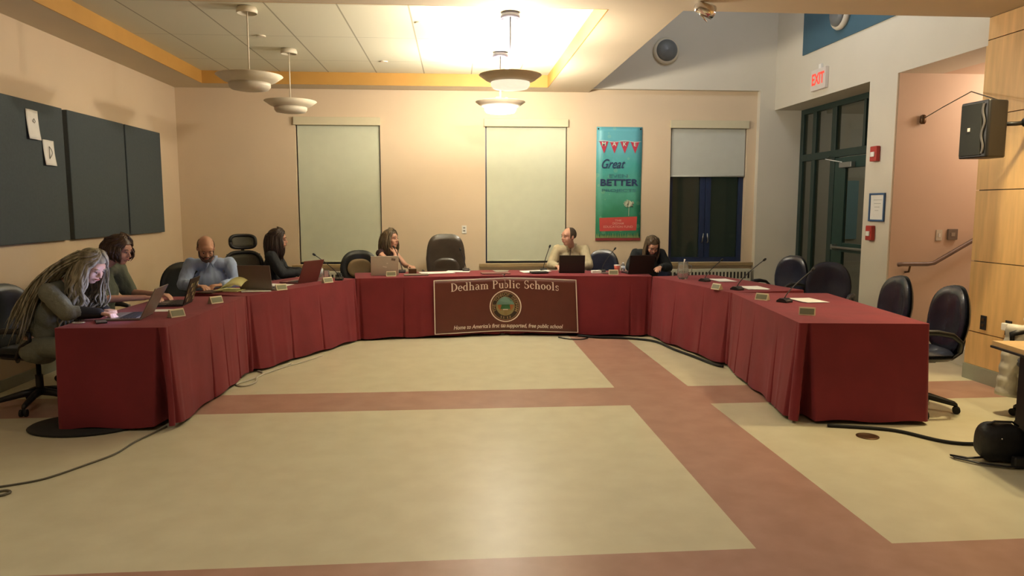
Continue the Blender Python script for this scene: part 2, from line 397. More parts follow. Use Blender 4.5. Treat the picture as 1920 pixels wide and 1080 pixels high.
# acoustic panels on the left wall
PANELS = [(5.6, 7.66, 'left'), (7.75, 9.00, 'middle'), (9.04, 10.06, 'right')]
for (a, b, k), lb in zip(PANELS, ('grey fabric acoustic wall panel with two papers pinned on it', 'grey fabric acoustic wall panel between the other two', 'grey fabric acoustic wall panel nearest the corner of the room')):
    o = thing('acoustic_panel', lb, 'wall panel', (XL, (a+b)/2, 1.27), 0, 'acoustic panels on the left wall'); hh = (b-a)/2
    MB().bb(.002, .055, -hh, hh, 0, 1.31).build('fabric_face', M['panel'], o, bevel=.008)
def pinned(y, z, h, w, lb, mark):
    o = thing('pinned_paper', lb, 'paper', (XL+.058, y, z))
    def fn(u, v): return (.004+.02*(1-v)**2+.006*sin(u*5), (u-.5)*w, (v-.5)*h)
    MB().grid(fn, 8, 8).build('sheet', M['white'], o, smooth=True, solid=.001)
    mk = MB()
    if mark:
        mk.tube([(.024, -.03+.045*sin(t*.5)*1.1, -.055+.11*t/6) for t in range(7)], .003, 5); mk.tube([(.024, -.03, -.06), (.024, -.03, .06)], .003, 5)
    else:
        mk.tube([(.018, -.02, .03), (.018, .0, .055), (.018, .02, .03), (.018, .005, .015), (.018, -.02, .03)], .0025, 5)
    mk.build('drawing', M['cabg'], o)
pinned(7.12, 2.36, .27, .20, 'upper white paper pinned on the left acoustic panel', 0)
pinned(7.36, 2.12, .24, .20, 'lower white paper with a black letter, pinned on the left acoustic panel', 1)

# door in the recess on the right
XD = 5.2
d = struct(bpy.data.objects.new('door_1', None)); COL.objects.link(d); d.location = (XD, 0, 0)
f = MB(); T = .05
def fr(y0, y1, z0, z1, dx=0, x1=.07): f.bb(dx, x1, y0, y1, z0, z1)
fr(8.2, 8.28, 0, 3.045); fr(10.6, 10.69, 0, 3.045); fr(8.28, 10.6, 2.97, 3.045); fr(8.28, 10.6, 2.28, 2.38); fr(9.66, 9.78, 0, 2.28); fr(10.22, 10.32, 0, 2.28); fr(9.66, 9.78, 2.38, 2.97); fr(10.22, 10.32, 2.38, 2.97)
fr(9.78, 10.22, 0, .35); fr(10.32, 10.6, 0, .35); fr(8.28, 8.5, 0, 2.28, .01, .06); fr(8.95, 9.0, 2.38, 2.97)
f.build('door_frame', M['green'], d, bevel=.004)
lf = MB(); LX0, LX1 = .005, .05
lf.bb(LX0, LX1, 8.52, 8.68, .01, 2.27); lf.bb(LX0, LX1, 9.38, 9.65, .01, 2.27); lf.bb(LX0, LX1, 8.68, 9.38, 2.12, 2.27); lf.bb(LX0, LX1, 8.68, 9.38, .01, .25); lf.bb(LX0, LX1, 8.68, 9.38, 1.0, 1.12)
lf.build('door_leaf', M['greenl'], d, bevel=.004)
for (a, b, c, e_) in ((8.68, 9.38, 1.12, 2.12), (8.68, 9.38, .25, 1.0), (9.78, 10.22, .35, 2.28), (10.32, 10.6, .35, 2.28), (9.78, 10.22, 2.38, 2.97), (10.32, 10.6, 2.38, 2.97), (9.0, 9.66, 2.38, 2.97), (8.28, 8.95, 2.38, 2.97)):
    MB().bb(.03, .036, a, b, c, e_).build('pane', M['glass'], d)
pb = MB(); pb.tube([(-.06, 8.62, 1.06), (-.06, 9.52, 1.06)], .018, 10); pb.box((-.02, 8.62, 1.06), (.09, .05, .07)); pb.box((-.02, 9.52, 1.06), (.09, .05, .07))
pb.build('push_bar', M['metal'], d, bevel=.003)
cl = MB(); cl.box((-.03, 9.28, 2.16), (.06, .3, .07)); cl.tube([(-.03, 9.4, 2.2), (-.16, 9.6, 2.25), (-.02, 9.75, 2.3)], .01, 6)
cl.build('door_closer', M['metal'], d, bevel=.005)
# corridor beyond the door
hall = MB(); hall.bb(7.9, 8.0, 7.8, 12, 0, 3.2); hall.bb(5.3, 8, 11.4, 11.5, 0, 3.2); hall.bb(5.3, 8, 7.78, 11.5, 3.1, 3.2)
struct(hall.build('wall_corridor', M['wallwhite']))
struct(MB().bb(5.3, 8, 7.78, 11.4, -.05, .002).build('floor', M['floor']))
o = thing('wall_board', 'pale blue narrow board on the corridor wall seen through the door glass', 'board', (6.45, 11.39, 1.08))
MB().bb(-.10, .10, -.03, 0, 0, .95).build('board_face', mat('board_blue', (.25, .50, .60), .5), o, bevel=.004)
light('corridor_light', 'POINT', (6.9, 9.6, 2.9), 9, (1, .95, .85), .2)

# things on the right wall
o = thing('exit_sign', 'white exit sign with red letters above the green door', 'exit sign', (XR, 9.33, 3.13))
MB().bb(-.05, -.002, -.19, .19, 0, .27).build('housing', M['exitface'], o, bevel=.006)
vs, fs = textmesh('EXIT', .2, .006, width=.32)
X = Matrix.Translation((-.053, 0, .135)) @ Matrix(((0, 0, -1, 0), (-1, 0, 0, 0), (0, 1, 0, 0), (0, 0, 0, 1)))
MB().add(vs, fs, X).build('lettering', M['exitred'], o)
MB().bb(-.03, -.002, -.03, .03, .27, .33).build('mount', M['white'], o)
def alarm(name, y, z, w, h, m, label, cat, lens):
    o = thing(name, label, cat, (XR, y, z))
    MB().bb(-.05, -.002, -w/2, w/2, 0, h).build('case', m, o, bevel=.008)
    MB().bb(-.062, -.048, -w*.28, w*.28, h*.3, h*.62).build(lens, M['white'], o, bevel=.004)
alarm('fire_alarm_strobe', 7.97, 2.12, .13, .17, M['red'], 'red fire alarm strobe with white lens on the pillar right of the door', 'fire alarm', 'lens')
alarm('fire_pull_station', 7.98, 1.22, .12, .17, M['red'], 'red fire alarm pull box below the framed notice', 'fire alarm', 'pull_handle')
o = thing('framed_notice', 'blue framed white notice on the pillar beside the green door', 'framed notice', (XR, 7.90, 1.44))
fm = MB()
for a in ((-.15, .15, 0, .02), (-.15, .15, .30, .32), (-.15, -.13, .02, .30), (.13, .15, .02, .30)): fm.bb(-.02, -.002, *a)
fm.build('frame', mat('notice_frame', (.04, .10, .22), .4), o)
MB().bb(-.008, -.003, -.13, .13, .02, .30).build('sheet', M['white'], o)
l = MB()
for i in range(4): l.bb(-.0095, -.0085, -.09+.02*i, .07-.01*i, .24-.04*i, .245-.04*i)
l.build('print', M['metal'], o)
# handrail and fittings in the stair alcove
YA = 7.655
o = thing('stair_handrail', 'brown wooden handrail rising to the right on the alcove wall', 'handrail', (0, YA-.09, 0))
MB().tube([(4.86, 0, .97), (4.9, 0, .975), (5.2, 0, .975), (5.27, 0, .985), (5.93, 0, 1.36), (6.9, 0, 1.92)], .024, 12).build('rail', M['rail'], o, smooth=True)
for x, z in ((5.0, .96), (6.2, 1.49)):
    MB().tube([(x, 0, z), (x, .02, z-.07), (x, .085, z-.08)], .011, 8).build('bracket', M['brass'], o, smooth=True)
o = thing('wall_control_panel', 'small square grey keypad on the alcove wall above the handrail', 'keypad', (5.52, YA, 1.24))
MB().bb(-.055, .055, -.03, -.002, 0, .12).build('case', M['greylap'], o, bevel=.005); MB().bb(-.025, .02, -.034, -.029, .04, .08).build('display', M['metal'], o)
o = thing('light_switch', 'white switch plate beside the grey keypad in the alcove', 'switch', (5.37, YA, 1.23))
MB().bb(-.035, .035, -.012, -.002, 0, .12).build('plate', M['wallwhite'], o, bevel=.003); MB().bb(-.01, .01, -.018, -.011, .04, .08).build('toggle', M['white'], o)
o = thing('cable_anchor', 'small dark cable anchor high on the alcove wall', 'wall bracket', (5.08, YA, 2.5))
MB().lathe([(.02, 0), (.032, .02), (.028, .09), (.012, .1)], 14).build('cap', M['brass'], o, smooth=True, loc=(0, -.035, 0))
o = thing('speaker_cable', 'thin cable running from the alcove wall up to the black speaker', 'cable', (0, 0, 0))
MB().tube([(5.09, YA-.03, 2.56), (5.0, 7.2, 2.62), (4.75, 6.45, 2.66), (4.60, 5.90, 2.50)], .005, 6).build('strand', M['cabg'], o, smooth=True)

# round wall lamp & blue-wall lamp
def round_lamp(loc, rz, r, label):
    o = thing('round_wall_lamp', label, 'wall lamp', loc, rz)
    MB().lathe([(r, 0), (r*1.02, .03), (r*.95, .06), (r*.83, .065)], 40, X=Matrix.Rotation(pi/2, 4, 'X')).build('rim', M['bowlwhite'], o, smooth=True)
    MB().lathe([(r*.83, .06), (r*.78, .085), (r*.5, .115), (0, .125)], 40, X=Matrix.Rotation(pi/2, 4, 'X')).build('lens', mat('grey_lens', (.16, .17, .17), .4), o, smooth=True)
    return o
round_lamp((3.1, YB-.102, 3.88), 0, .19, 'round grey wall lamp high on the back wall above the poster')
round_lamp((XR-.017, 8.85, 3.98), -pi/2, .20, 'round pale lamp on the blue upper wall')
bpy.data.objects['round_wall_lamp.001'].children[1].data.materials[0] = M['frost']
o = thing('outlet_plate', 'white wall outlet plate between the brown chair and middle window', 'outlet', (.125, YB, 1.21))
MB().bb(-.035, .035, -.012, -.002, 0, .12).build('plate', M['white'], o, bevel=.003)
for z in (.03, .075): MB().bb(-.015, .015, -.015, -.011, z, z+.02).build('socket', M['metal'], o)
for (y, lb) in ((6.13, 'dark outlet plate on the maple wall, left of the other'), (5.83, 'dark outlet plate with a plugged white adapter on the maple wall')):
    o = thing('outlet_plate', lb, 'outlet', (XR, y, .49)); MB().bb(-.012, -.002, -.035, .035, 0, .13).build('plate', M['dark'], o, bevel=.003)
    for z in (.03, .08): MB().bb(-.016, -.011, -.015, .015, z, z+.025).build('socket', M['brass'], o)
    if y < 6: MB().bb(-.055, -.017, -.03, .03, .045, .11).build('adapter', M['white'], o, bevel=.008)

# black loudspeaker on bracket
o = thing('loudspeaker', 'black loudspeaker tilted out from the maple wall', 'speaker', (4.49, 5.82, 2.01), 0)
bx = MB()
prof = [(-.18, 0), (-.19, .02), (-.19, .445), (-.18, .465), (.18, .465), (.19, .445), (.19, .02), (.18, 0)]
MB().prism([(-.15, -.17), (.15, -.17), (.16, -.15), (.13, .02), (.09, .06), (-.09, .06), (-.13, .02), (-.16, -.15)], 0, .465).build('cabinet', M['dark'], o, bevel=.012)
MB().bb(-.135, .10, -.182, -.171, .02, .445).build('grille', mat('speaker_grille', (.022, .025, .02), .7, bump=.4, bscale=500), o, bevel=.004)
MB().grid(lambda u, v: (.118+.012*sin(v*4*pi)+(u-.5)*.018, -.180, .03+v*.405), 2, 40).build('trim_strip', M['stripgrey'], o, solid=.006)
MB().bb(-.045, -.015, -.186, -.181, .22, .25).build('badge', M['chrome'], o)
o.rotation_euler = (0, 0, R(-88))
o2 = thing('speaker_bracket', 'black round swivel bracket holding the speaker to the wall', 'bracket', (XR, 5.72, 2.30))
k = MB(); k.lathe([(.055, 0), (.06, .02), (.035, .05), (.03, .07)], 24, X=Matrix.Rotation(-pi/2, 4, 'Y')); k.tube([(-.05, 0, 0), (-.14, .03, -.01), (-.235, .07, -.01)], .018, 10); k.ell((-.075, .0, 0), .042)
k.build('arm', M['dark'], o2, smooth=True)

# chrome spotlight under the low ceiling
o = thing('ceiling_spotlight', 'small chrome spotlight hanging from the ceiling edge', 'spotlight', (2.05, 6.05, ZS-.002))
MB().tube([(0, 0, 0), (0, 0, -.03)], .012, 8).build('stem', M['chrome'], o, smooth=True)
MB().tube([(-.055, -.02, -.035), (-.04, -.015, -.04), (.05, .02, -.06), (.1, .035, -.07)], [.03, .045, .055, .058], 20).build('can', M['chrome'], o, smooth=True)
MB().tube([(-.03, 0, -.07), (.0, .0, -.11), (.05, .01, -.155)], [.006, .009, .004], 8).build('lever', M['chrome'], o, smooth=True)

# ------------------------------------------------------------------ pendant lamps
def pendant(x, y, lit, label, zr=2.86, power=0):
    o = thing('pendant_lamp', label, 'pendant lamp', (x, y, zr), 0, 'bowl pendant lamps under the tiled ceiling')
    bm_ = M['bowl'] if lit else M['bowlwhite']
    H = ZT-zr
    MB().lathe([(.095, H-.06), (.095, H-.03), (.085, H-.004), (.02, H-.002), (.02, H-.03), (.085, H-.035), (.088, H-.06)], 28, closed=True).build('canopy', mat('canopy', (.035, .03, .045), .5) if lit else bm_, o, smooth=True)
    MB().tube([(0, 0, .0), (0, 0, H-.01)], .007, 8).build('rod', bpy.data.materials['canopy'] if lit else bm_, o, smooth=True)
    MB().lathe([(.30, .018), (.305, .012), (.24, -.035), (.17, -.065), (.165, -.065), (.165, -.058), (.235, -.028), (.295, .018)], 48, closed=True).build('bowl', bm_, o, smooth=True)
    MB().lathe([(.19, -.055), (.19, -.085), (.17, -.112), (.10, -.125), (0, -.128)], 40).build('diffuser', M['glow'] if lit == 2 else (M['frostlit'] if lit else M['frost']), o, smooth=True)
    if lit:
        for a in range(3):
            MB().tube([(.07*cos(a*2.1), .07*sin(a*2.1), -.03), (.07*cos(a*2.1), .07*sin(a*2.1), .06)], .02, 10).build('bulb', M['bulb'], o, smooth=True)
        light('pendant_light', 'POINT', (0, 0, .10), power, LIT, .07, parent=o)
    return o
pendant(.54, 7.15, 1, 'lit bowl pendant lamp hanging nearest the camera', power=76)
pendant(.555, 8.95, 2, 'lit bowl pendant lamp with glowing underside, farther of the lit pair', power=76)
pendant(-1.93, 7.15, 0, 'unlit bowl pendant lamp, nearer one on the left', 2.82)
pendant(-1.95, 8.95, 0, 'unlit white bowl pendant lamp, farther one on the left', 2.84)

# recessed downlights in the low ceiling over and behind the camera
DL = [(4.15, 5.2, 120, 105), (4.2, 3.6, 50, 100), (-2.2, 3.2, 26, 140), (.6, 4.6, 30, 140), (.6, 2.0, 24, 130), (2.6, 1.2, 20, 130), (-2, .2, 22, 130)]
for i, (x, y, p, sp) in enumerate(DL):
    o = thing('recessed_downlight', 'recessed ceiling downlight ' + ['beside the maple wall near the stairs', 'beside the maple wall above the desk', 'left of the camera', 'in the middle, nearest the tables', 'above the camera', 'right of the camera', 'behind the camera on the left'][i], 'downlight', (x, y, ZS), 0, 'recessed downlights')
    MB().lathe([(.08, -.006), (.1, -.004), (.1, 0), (.08, 0)], 24, closed=True).build('rim', M['white'], o)
    light('downlight', 'SPOT', (0, 0, -.02), p, LIT if i > 1 else (1, .80, .45), .08, spot=sp, blend=.8, parent=o)
light('clerestory_fill', 'POINT', (3.4, 8.0, 5.0), 20, (.80, .86, 1), .4)  # added fill with no fixture, brightens the upper right wall
light('stairwell_fill', 'POINT', (6.2, 7.0, 2.85), 14, (1, .85, .68), .2)  # unseen fill added to lift the dark stair alcove

# ------------------------------------------------------------------ tables and cloths
FC = [(-2.06, 5.22), (-2.01, 7.03), (-1.20, 8.68), (.60, 8.95), (2.41, 8.68), (2.74, 6.94), (2.52, 5.06)]
DEPTH = .77
DEPTHS = [.77, .77, .77, .77, .84, .94]
def seg(i):
    a = Vector((*FC[i], 0)); b = Vector((*FC[i+1], 0)); u = (b-a).normalized(); n = Vector((-u.y, u.x, 0)); return a, b, u, n
def folding_table(i, label):
    a, b, u, n = seg(i); L = (b-a).length; DEPTH = DEPTHS[i]
    o = thing('folding_table', label, 'table', tuple(a+u*L/2+n*DEPTH/2), atan2(u.y, u.x), 'folding tables under the maroon cloths')
    MB().bb(-L/2+.045, L/2-.045, -DEPTH/2+.045, DEPTH/2-.045, .71, .74).build('tabletop', M['tan'], o, bevel=.004)
    for sx in (-1, 1):
        x = sx*(L/2-.28); k = MB(); k.tube([(x, -.27, .71), (x, -.27, .012)], .014, 8); k.tube([(x, .27, .71), (x, .27, .012)], .014, 8); k.tube([(x, -.27, .3), (x, .27, .3)], .01, 8)
        k.box((x, -.27, .012), (.07, .035, .022)); k.box((x, .27, .012), (.07, .035, .022)); k.build('leg', M['dark'], o)
    return o
def tablecloth(i, label, seed, front_pleats, flare=(.055, .02, .02, .02), hem=.028, corner=(.20, .20)):
    a, b, u, n = seg(i); L = (b-a).length; W_ = DEPTHS[i]; rnd = random.Random(seed)
    o_ = bpy.data.objects.new
    z1 = .752; rc = .014
    # perimeter samples: (x, y, nx, ny, fold(v) parameters)
    pts = []
    def edge(p, q, nx, ny, pleats, amp, fl, ns):
        Le = sqrt((q[0]-p[0])**2+(q[1]-p[1])**2); N = max(8, int(Le/.009)); ph = [rnd.uniform(0, 6.28) for _ in range(4)]; ks = [rnd.uniform(5, 8), rnd.uniform(13, 18), rnd.uniform(24, 30), rnd.uniform(38, 46)]
        for k in range(N+1):
            t = k/N; s_ = t*Le; x = p[0]+(q[0]-p[0])*t; y = p[1]+(q[1]-p[1])*t
            w = amp*(.6*sin(ks[0]*s_+ph[0])+.35*sin(ks[1]*s_+ph[1])*(.5+.5*sin(3*s_+ph[2]))+.45*max(0, sin(ks[2]*s_+ph[2]))**3*max(0, sin(4*s_+ph[3])))
            pl = [(s_-c, dep, wd) for c, dep, wd in pleats]
            pts.append((x, y, nx, ny, w, pl, fl))
    def corner_(cx, cy, a0, a1, f0, f1):
        for k in range(1, 6):
            t = k/6; an = a0+(a1-a0)*t; pts.append((cx+rc*cos(an), cy+rc*sin(an), cos(an), sin(an), 0, [], f0+(f1-f0)*t))
    hw = L/2; hd = W_/2
    cp = [(.03, .07, .022), (L-2*rc-.03, .07, .022)]
    edge((-hw+rc, -hd), (hw-rc, -hd), 0, -1, [(c*L, .030, .009) for c in front_pleats]+[(.03, corner[0]*.2, .02), (L-.06, corner[1]*.2, .02)], .020, flare[0], 1)
    corner_(hw-rc, -hd+rc, -pi/2, 0, flare[0], flare[1])
    edge((hw, -hd+rc), (hw, hd-rc), 1, 0, [(.055, corner[1], .036)] if i == 5 else [], .007, flare[1], 1)
    corner_(hw-rc, hd-rc, 0, pi/2, flare[1], flare[2])
    edge((hw-rc, hd), (-hw+rc, hd), 0, 1, [(L*.5, .03, .012)], .012, flare[2], 1)
    corner_(-hw+rc, hd-rc, pi/2, pi, flare[2], flare[3])
    edge((-hw, hd-rc), (-hw, -hd+rc), -1, 0, [(W_-.07, corner[0], .036)] if i in (0, 5) else [], .007, flare[3], 1)
    corner_(-hw+rc, -hd+rc, pi, 3*pi/2, flare[3], flare[0])
    NV = 16; mb = MB(); P_ = len(pts); vs = []; fs = []
    for j in range(NV+1):
        v = j/NV
        for k, (x, y, nx, ny, w, pl, fl) in enumerate(pts):
            off = fl*v**1.1 + w*(v**1.3)
            for (ds, dep, wd) in pl:
                ww_ = wd*(.2+1.2*v); off -= dep*(.05+.95*v)*math.exp(-(ds/ww_)**(8 if dep > .1 else 4))
            z = z1 - .006*(1 if j else 0) - v*(z1-.006-hem) + (.008*sin(k*.11+seed) if j == NV else 0)
            vs.append((x+nx*off, y+ny*off, z))
    # rounded lip then skirt
    for j in range(NV):
        for k in range(P_):
            k2 = (k+1) % P_; fs.append((j*P_+k, (j+1)*P_+k, (j+1)*P_+k2, j*P_+k2))
    mb.add(vs, fs)
    # top surface as inner rings
    rings = [1, .97, .6, .2]; vs = []; fs = []
    for r_ in rings:
        for (x, y, nx, ny, w, pl, fl) in pts:
            if r_ == 1: vs.append((x, y, z1-.0))
            else: vs.append((x*(1-(1-r_)*(.35 if r_ > .9 else 1)), y*(1-(1-r_)*(.6 if r_ > .9 else 1)), z1+.002))
    for j in range(len(rings)-1):
        for k in range(P_): k2 = (k+1) % P_; fs.append((j*P_+k, j*P_+k2, (j+1)*P_+k2, (j+1)*P_+k))
    fs.append(tuple((len(rings)-1)*P_+k for k in range(P_)))
    mb.add(vs, fs)
    o = mb.build('tablecloth', M['cloth'], smooth=True, loc=tuple(a+u*L/2+n*W_/2), rot=(0, 0, atan2(u.y, u.x)))
    return tag(o, label, 'tablecloth', 'maroon tablecloths around the horseshoe of tables')
TL = ['table nearest the camera on the left, under its maroon cloth', 'second table from the camera on the left, under its maroon cloth', 'table left of the banner middle, under its maroon cloth', 'table right of the banner middle, under its maroon cloth', 'second table from the camera on the right, under its maroon cloth', 'table nearest the camera on the right, under its maroon cloth']
for i in range(6): folding_table(i, 'folding '+TL[i])
tablecloth(0, 'maroon tablecloth in front of the two women at the near left end', 1, [.45, .62, .8], flare=(.03, .03, .02, .01))
tablecloth(1, 'maroon tablecloth in front of the man in the light blue shirt', 2, [.33, .6])
tablecloth(2, 'maroon tablecloth with the silver laptop, left half of the banner on it', 3, [.3], flare=(.04, .02, .02, .02))
tablecloth(3, 'maroon tablecloth before the bald man in tan, right half of the banner on it', 4, [.85], flare=(.04, .02, .02, .02))
tablecloth(4, 'maroon tablecloth with the water pitcher, second from the near right end', 5, [.35, .7])
tablecloth(5, 'maroon tablecloth at the near right end beside the empty navy chairs', 6, [.2, .42, .75], flare=(.05, .045, .02, .02))
ZC = .7545

# banner across the two centre tables
def front_line(X_, z, off):
    a, b, u, n = seg(2 if X_ < FC[3][0] else 3); t = (X_-a.x)/u.x
    k = max(0, min(1, (z1_-z)/.72)); p = a+u*t-n*(off+.045*k); return (p.x, p.y, z)
z1_ = .752
BX0, BX1 = -.285, 1.49
def ban(u, v, off=.028):      # u 0..1 left to right, v 0..1 bottom to top
    dip = .006*cos(u*9)
    ztop = .735-.02*abs(u-.5)*2+dip*.5; zbot = .048+.012*sin(u*3.1)
    X_ = BX0+(BX1-BX0)*u+(.03*(1-v)*u)*(1 if u > .5 else .3)
    bulge = .012*sin(u*2*pi*1.5+.5)*(1-v)+.01
    # soften the bend where the tables meet
    m = math.exp(-((X_-.6)/.25)**2)*.02
    return front_line(X_, zbot+(ztop-zbot)*v, off+bulge+m)
bo = thing('banner', 'dark maroon vinyl banner with white lettering and round seal on the centre tables', 'banner')
BW, BH = 1.78, .69
MB().grid(lambda u, v: ban(u, v), 60, 12).build('vinyl_sheet', mat('banner_vinyl', (.115, .028, .022), .4, var=.04), bo, smooth=True, solid=.002)
def onban(vs, off): return [ban(.5+x/BW, .5+y/BH, off+z) for x, y, z in vs]
M['bantext'] = mat('banner_print', (.78, .68, .60), .55)
e = MB(); bd = .009
for (x0, x1, y0, y1) in ((-.885, .885, .332, .332+bd), (-.885, .885, -.341, -.341+bd), (-.887, -.887+bd*1.3, -.34, .34), (.876, .888, -.34, .34)):
    if x1-x0 > y1-y0: e.grid(lambda u, v: ban(.5+(x0+(x1-x0)*u)/BW, .5+(y0+(y1-y0)*v)/BH, .031), 50, 1)
    else: e.grid(lambda u, v: ban(.5+(x0+(x1-x0)*u)/BW, .5+(y0+(y1-y0)*v)/BH, .031), 1, 16)
e.build('border', M['bantext'], bo)
# serif lettering drawn stroke by stroke
def glyphs():
    G = {}
    def bar(x0, y0, x1, y1): return ('b', x0, y0, x1, y1)
    def arc(cx, cy, rx, ry, a0, a1, w0=.05, w1=.16): return ('a', cx, cy, rx, ry, a0, a1, w0, w1)
    sv = .05
    def stem(x, y0, y1, w=.15, serT=1, serB=1):
        r = [bar(x-w/2, y0, x+w/2, y1)]
        if serB: r.append(bar(x-w/2-.07, y0, x+w/2+.07, y0+sv))
        if serT == 1: r.append(bar(x-w/2-.07, y1-sv, x+w/2+.07, y1))
        if serT == 2: r.append(bar(x-w/2-.09, y1-sv, x, y1))
        return r
    G['D'] = (.80, stem(.17, 0, 1)+[arc(.22, .5, .50, .47, -90, 90, .05, .17)])
    G['P'] = (.68, stem(.17, 0, 1)+[arc(.25, .73, .34, .24, -90, 90, .05, .15), bar(.2, .95, .3, 1.0), bar(.2, .46, .3, .51)])
    G['S'] = (.64, [arc(.31, .73, .21, .23, 20, 200, .05, .10), arc(.31, .73, .21, .23, 200, 262, .10, .15), arc(.31, .26, .22, .24, 82, -60, .15, .12), arc(.31, .26, .22, .24, -60, -165, .12, .05), bar(.50, .70, .54, .98), bar(.07, .02, .11, .30)])
    G['e'] = (.56, [arc(.29, .32, .21, .29, 0, 180, .05, .14), arc(.29, .32, .21, .29, 180, 320, .14, .05), bar(.12, .32, .49, .37)])
    G['c'] = (.52, [arc(.29, .32, .21, .29, 40, 180, .06, .15), arc(.29, .32, .21, .29, 180, 320, .15, .05), ('e', .43, .48, .07)])
    G['o'] = (.58, [arc(.29, .32, .21, .29, 90, 270, .05, .15), arc(.29, .32, .21, .29, 90, -90, .05, .15)])
    G['d'] = (.64, [arc(.26, .32, .19, .29, 60, 300, .07, .14), *stem(.47, 0, 1, .14, 2, 1)])
    G['b'] = (.62, [arc(.36, .32, .19, .29, 120, -120, .07, .14), *stem(.16, 0, 1, .14, 2, 0)])
    G['h'] = (.68, stem(.16, 0, 1, .14, 2)+[arc(.34, .42, .17, .18, 150, 0, .05, .12)]+stem(.52, 0, .44, .14, 0))
    G['m'] = (1.0, stem(.16, 0, .62, .14, 2)+[arc(.34, .42, .17, .18, 150, 0, .05, .12)]+stem(.50, 0, .44, .14, 0)+[arc(.68, .42, .17, .18, 150, 0, .05, .12)]+stem(.84, 0, .44, .14, 0))
    G['a'] = (.58, [arc(.26, .46, .17, .16, 150, 0, .06, .12), bar(.36, .08, .50, .48), bar(.44, 0, .57, .06), arc(.26, .18, .16, .17, 60, 300, .06, .12)])
    G['u'] = (.68, stem(.16, .16, .62, .14, 2, 0)+[arc(.32, .2, .17, .18, 180, 330, .12, .05)]+stem(.50, 0, .62, .14, 2, 1))
    G['l'] = (.36, stem(.18, 0, 1, .14, 2)); G['i'] = (.36, stem(.18, 0, .62, .14, 2)+[('e', .17, .84, .09)])
    G['s'] = (.48, [arc(.24, .46, .14, .145, 20, 250, .05, .11), arc(.24, .17, .15, .15, 80, -160, .12, .05), bar(.36, .44, .40, .60), bar(.06, .02, .10, .19)])
    G[' '] = (.34, [])
    return G
def serif(txt, h, width):
    G = glyphs(); mb = MB(); x = 0
    for ch in txt:
        adv, st = G[ch]
        for s_ in st:
            if s_[0] == 'b':
                _, a, b, c, d_ = s_; mb.add([(x+a, b, 0), (x+c, b, 0), (x+c, d_, 0), (x+a, d_, 0)], [(0, 1, 2, 3)])
            elif s_[0] == 'e':
                _, cx, cy, r_ = s_; mb.add([(x+cx+r_*cos(k*.628), cy+r_*sin(k*.628), 0) for k in range(10)], [tuple(range(10))])
            else:
                _, cx, cy, rx, ry, a0, a1, w0, w1 = s_; n = 12; vs = []; full = abs(a1-a0) > 165
                for k in range(n+1):
                    t = k/n; an = R(a0+(a1-a0)*t); w = (w0+(w1-w0)*abs(cos(an))) if full else w0+(w1-w0)*t
                    for q in (-.5, .5): vs.append((x+cx+(rx+q*w)*cos(an), cy+(ry+q*min(w, .07))*sin(an), 0))
                mb.add(vs, [(2*k, 2*k+1, 2*k+3, 2*k+2) for k in range(n)])
        x += adv+.07
    k = width/x; return [((vx-x/2)*k, (vy-.35)*h, 0) for vx, vy, _ in mb.v], mb.f
vs, fs = serif('Dedham Public Schools', .105, 1.36)
vs = [(x-.0, y+.245-.018*(x/.65)**2, z) for x, y, z in vs]
MB().add(onban(vs, .032), fs).build('lettering', M['bantext'], bo)
vs, fs = textmesh("Home to America's first tax supported, free public school", .07, .0012, width=1.36, shear=.25)
MB().add(onban([(x+.02, y-.27, .0) for x, y, z in vs], .032), fs).build('lettering', M['bantext'], bo)
def ring(r0, r1, n=48, ex=1.0): 
    vs = []; 
    for k in range(n): a = 2*pi*k/n; vs += [(r0*cos(a), r0*sin(a)*ex, 0), (r1*cos(a), r1*sin(a)*ex, 0)]
    return vs, [(2*k, 2*k+1, (2*k+3) % (2*n), (2*k+2) % (2*n)) for k in range(n)]
sc = (-.0, -.02)
def onseal(vs, off): return onban([(x+sc[0], y+sc[1], z) for x, y, z in vs], off)
def part(vs, fs, m, off, nm): return MB().add(onseal(vs, off), fs).build(nm, m, em)
em = MB().add(onseal(*[ring(.0005, .175)[0], .0312]), ring(.0005, .175)[1]).build('town_seal', mat('seal_black', (.03, .015, .012), .5), bo)
part(*ring(.192, .205), M['bantext'], .0318, 'outer_ring'); part(*ring(.172, .178), mat('seal_tan', (.30, .20, .10), .5), .0318, 'inner_ring')
part(*ring(.0005, .125), mat('seal_scene', (.28, .26, .12), .5, col2=(.24, .15, .05), scale=5), .0316, 'scene_disc')
sky = [(.12*cos(R(a)), .12*sin(R(a)), 0) for a in range(10, 171, 8)]; part(sky, [tuple(range(len(sky)))], mat('seal_sky', (.13, .24, .20), .5), .0321, 'sky')
gn = [(-.075, -.035, 0), (.075, -.035, 0), (.06, .03, 0), (.085, .07, 0), (.045, .085, 0), (.02, .05, 0), (-.02, .06, 0), (-.05, .085, 0), (-.085, .06, 0), (-.05, .03, 0)]
part(gn, [tuple(range(len(gn)))], mat('seal_green', (.04, .15, .06), .5), .0324, 'tree')
for sx in (-1, 1):
    q = [(sx*.07, -.06, 0), (sx*.1, -.02, 0), (sx*.105, .03, 0), (sx*.08, .045, 0), (sx*.055, -.0, 0)]
    part(q, [tuple(range(5))], mat('seal_rust', (.38, .12, .04), .5), .0327, 'side_figure')
part([(-.04, -.05, 0), (.04, -.05, 0), (.04, -.028, 0), (-.04, -.028, 0)], [(0, 1, 2, 3)], M['bantext'], .0328, 'scroll')
lt = MB()
st = 'THE TOWN OF DEDHAM'
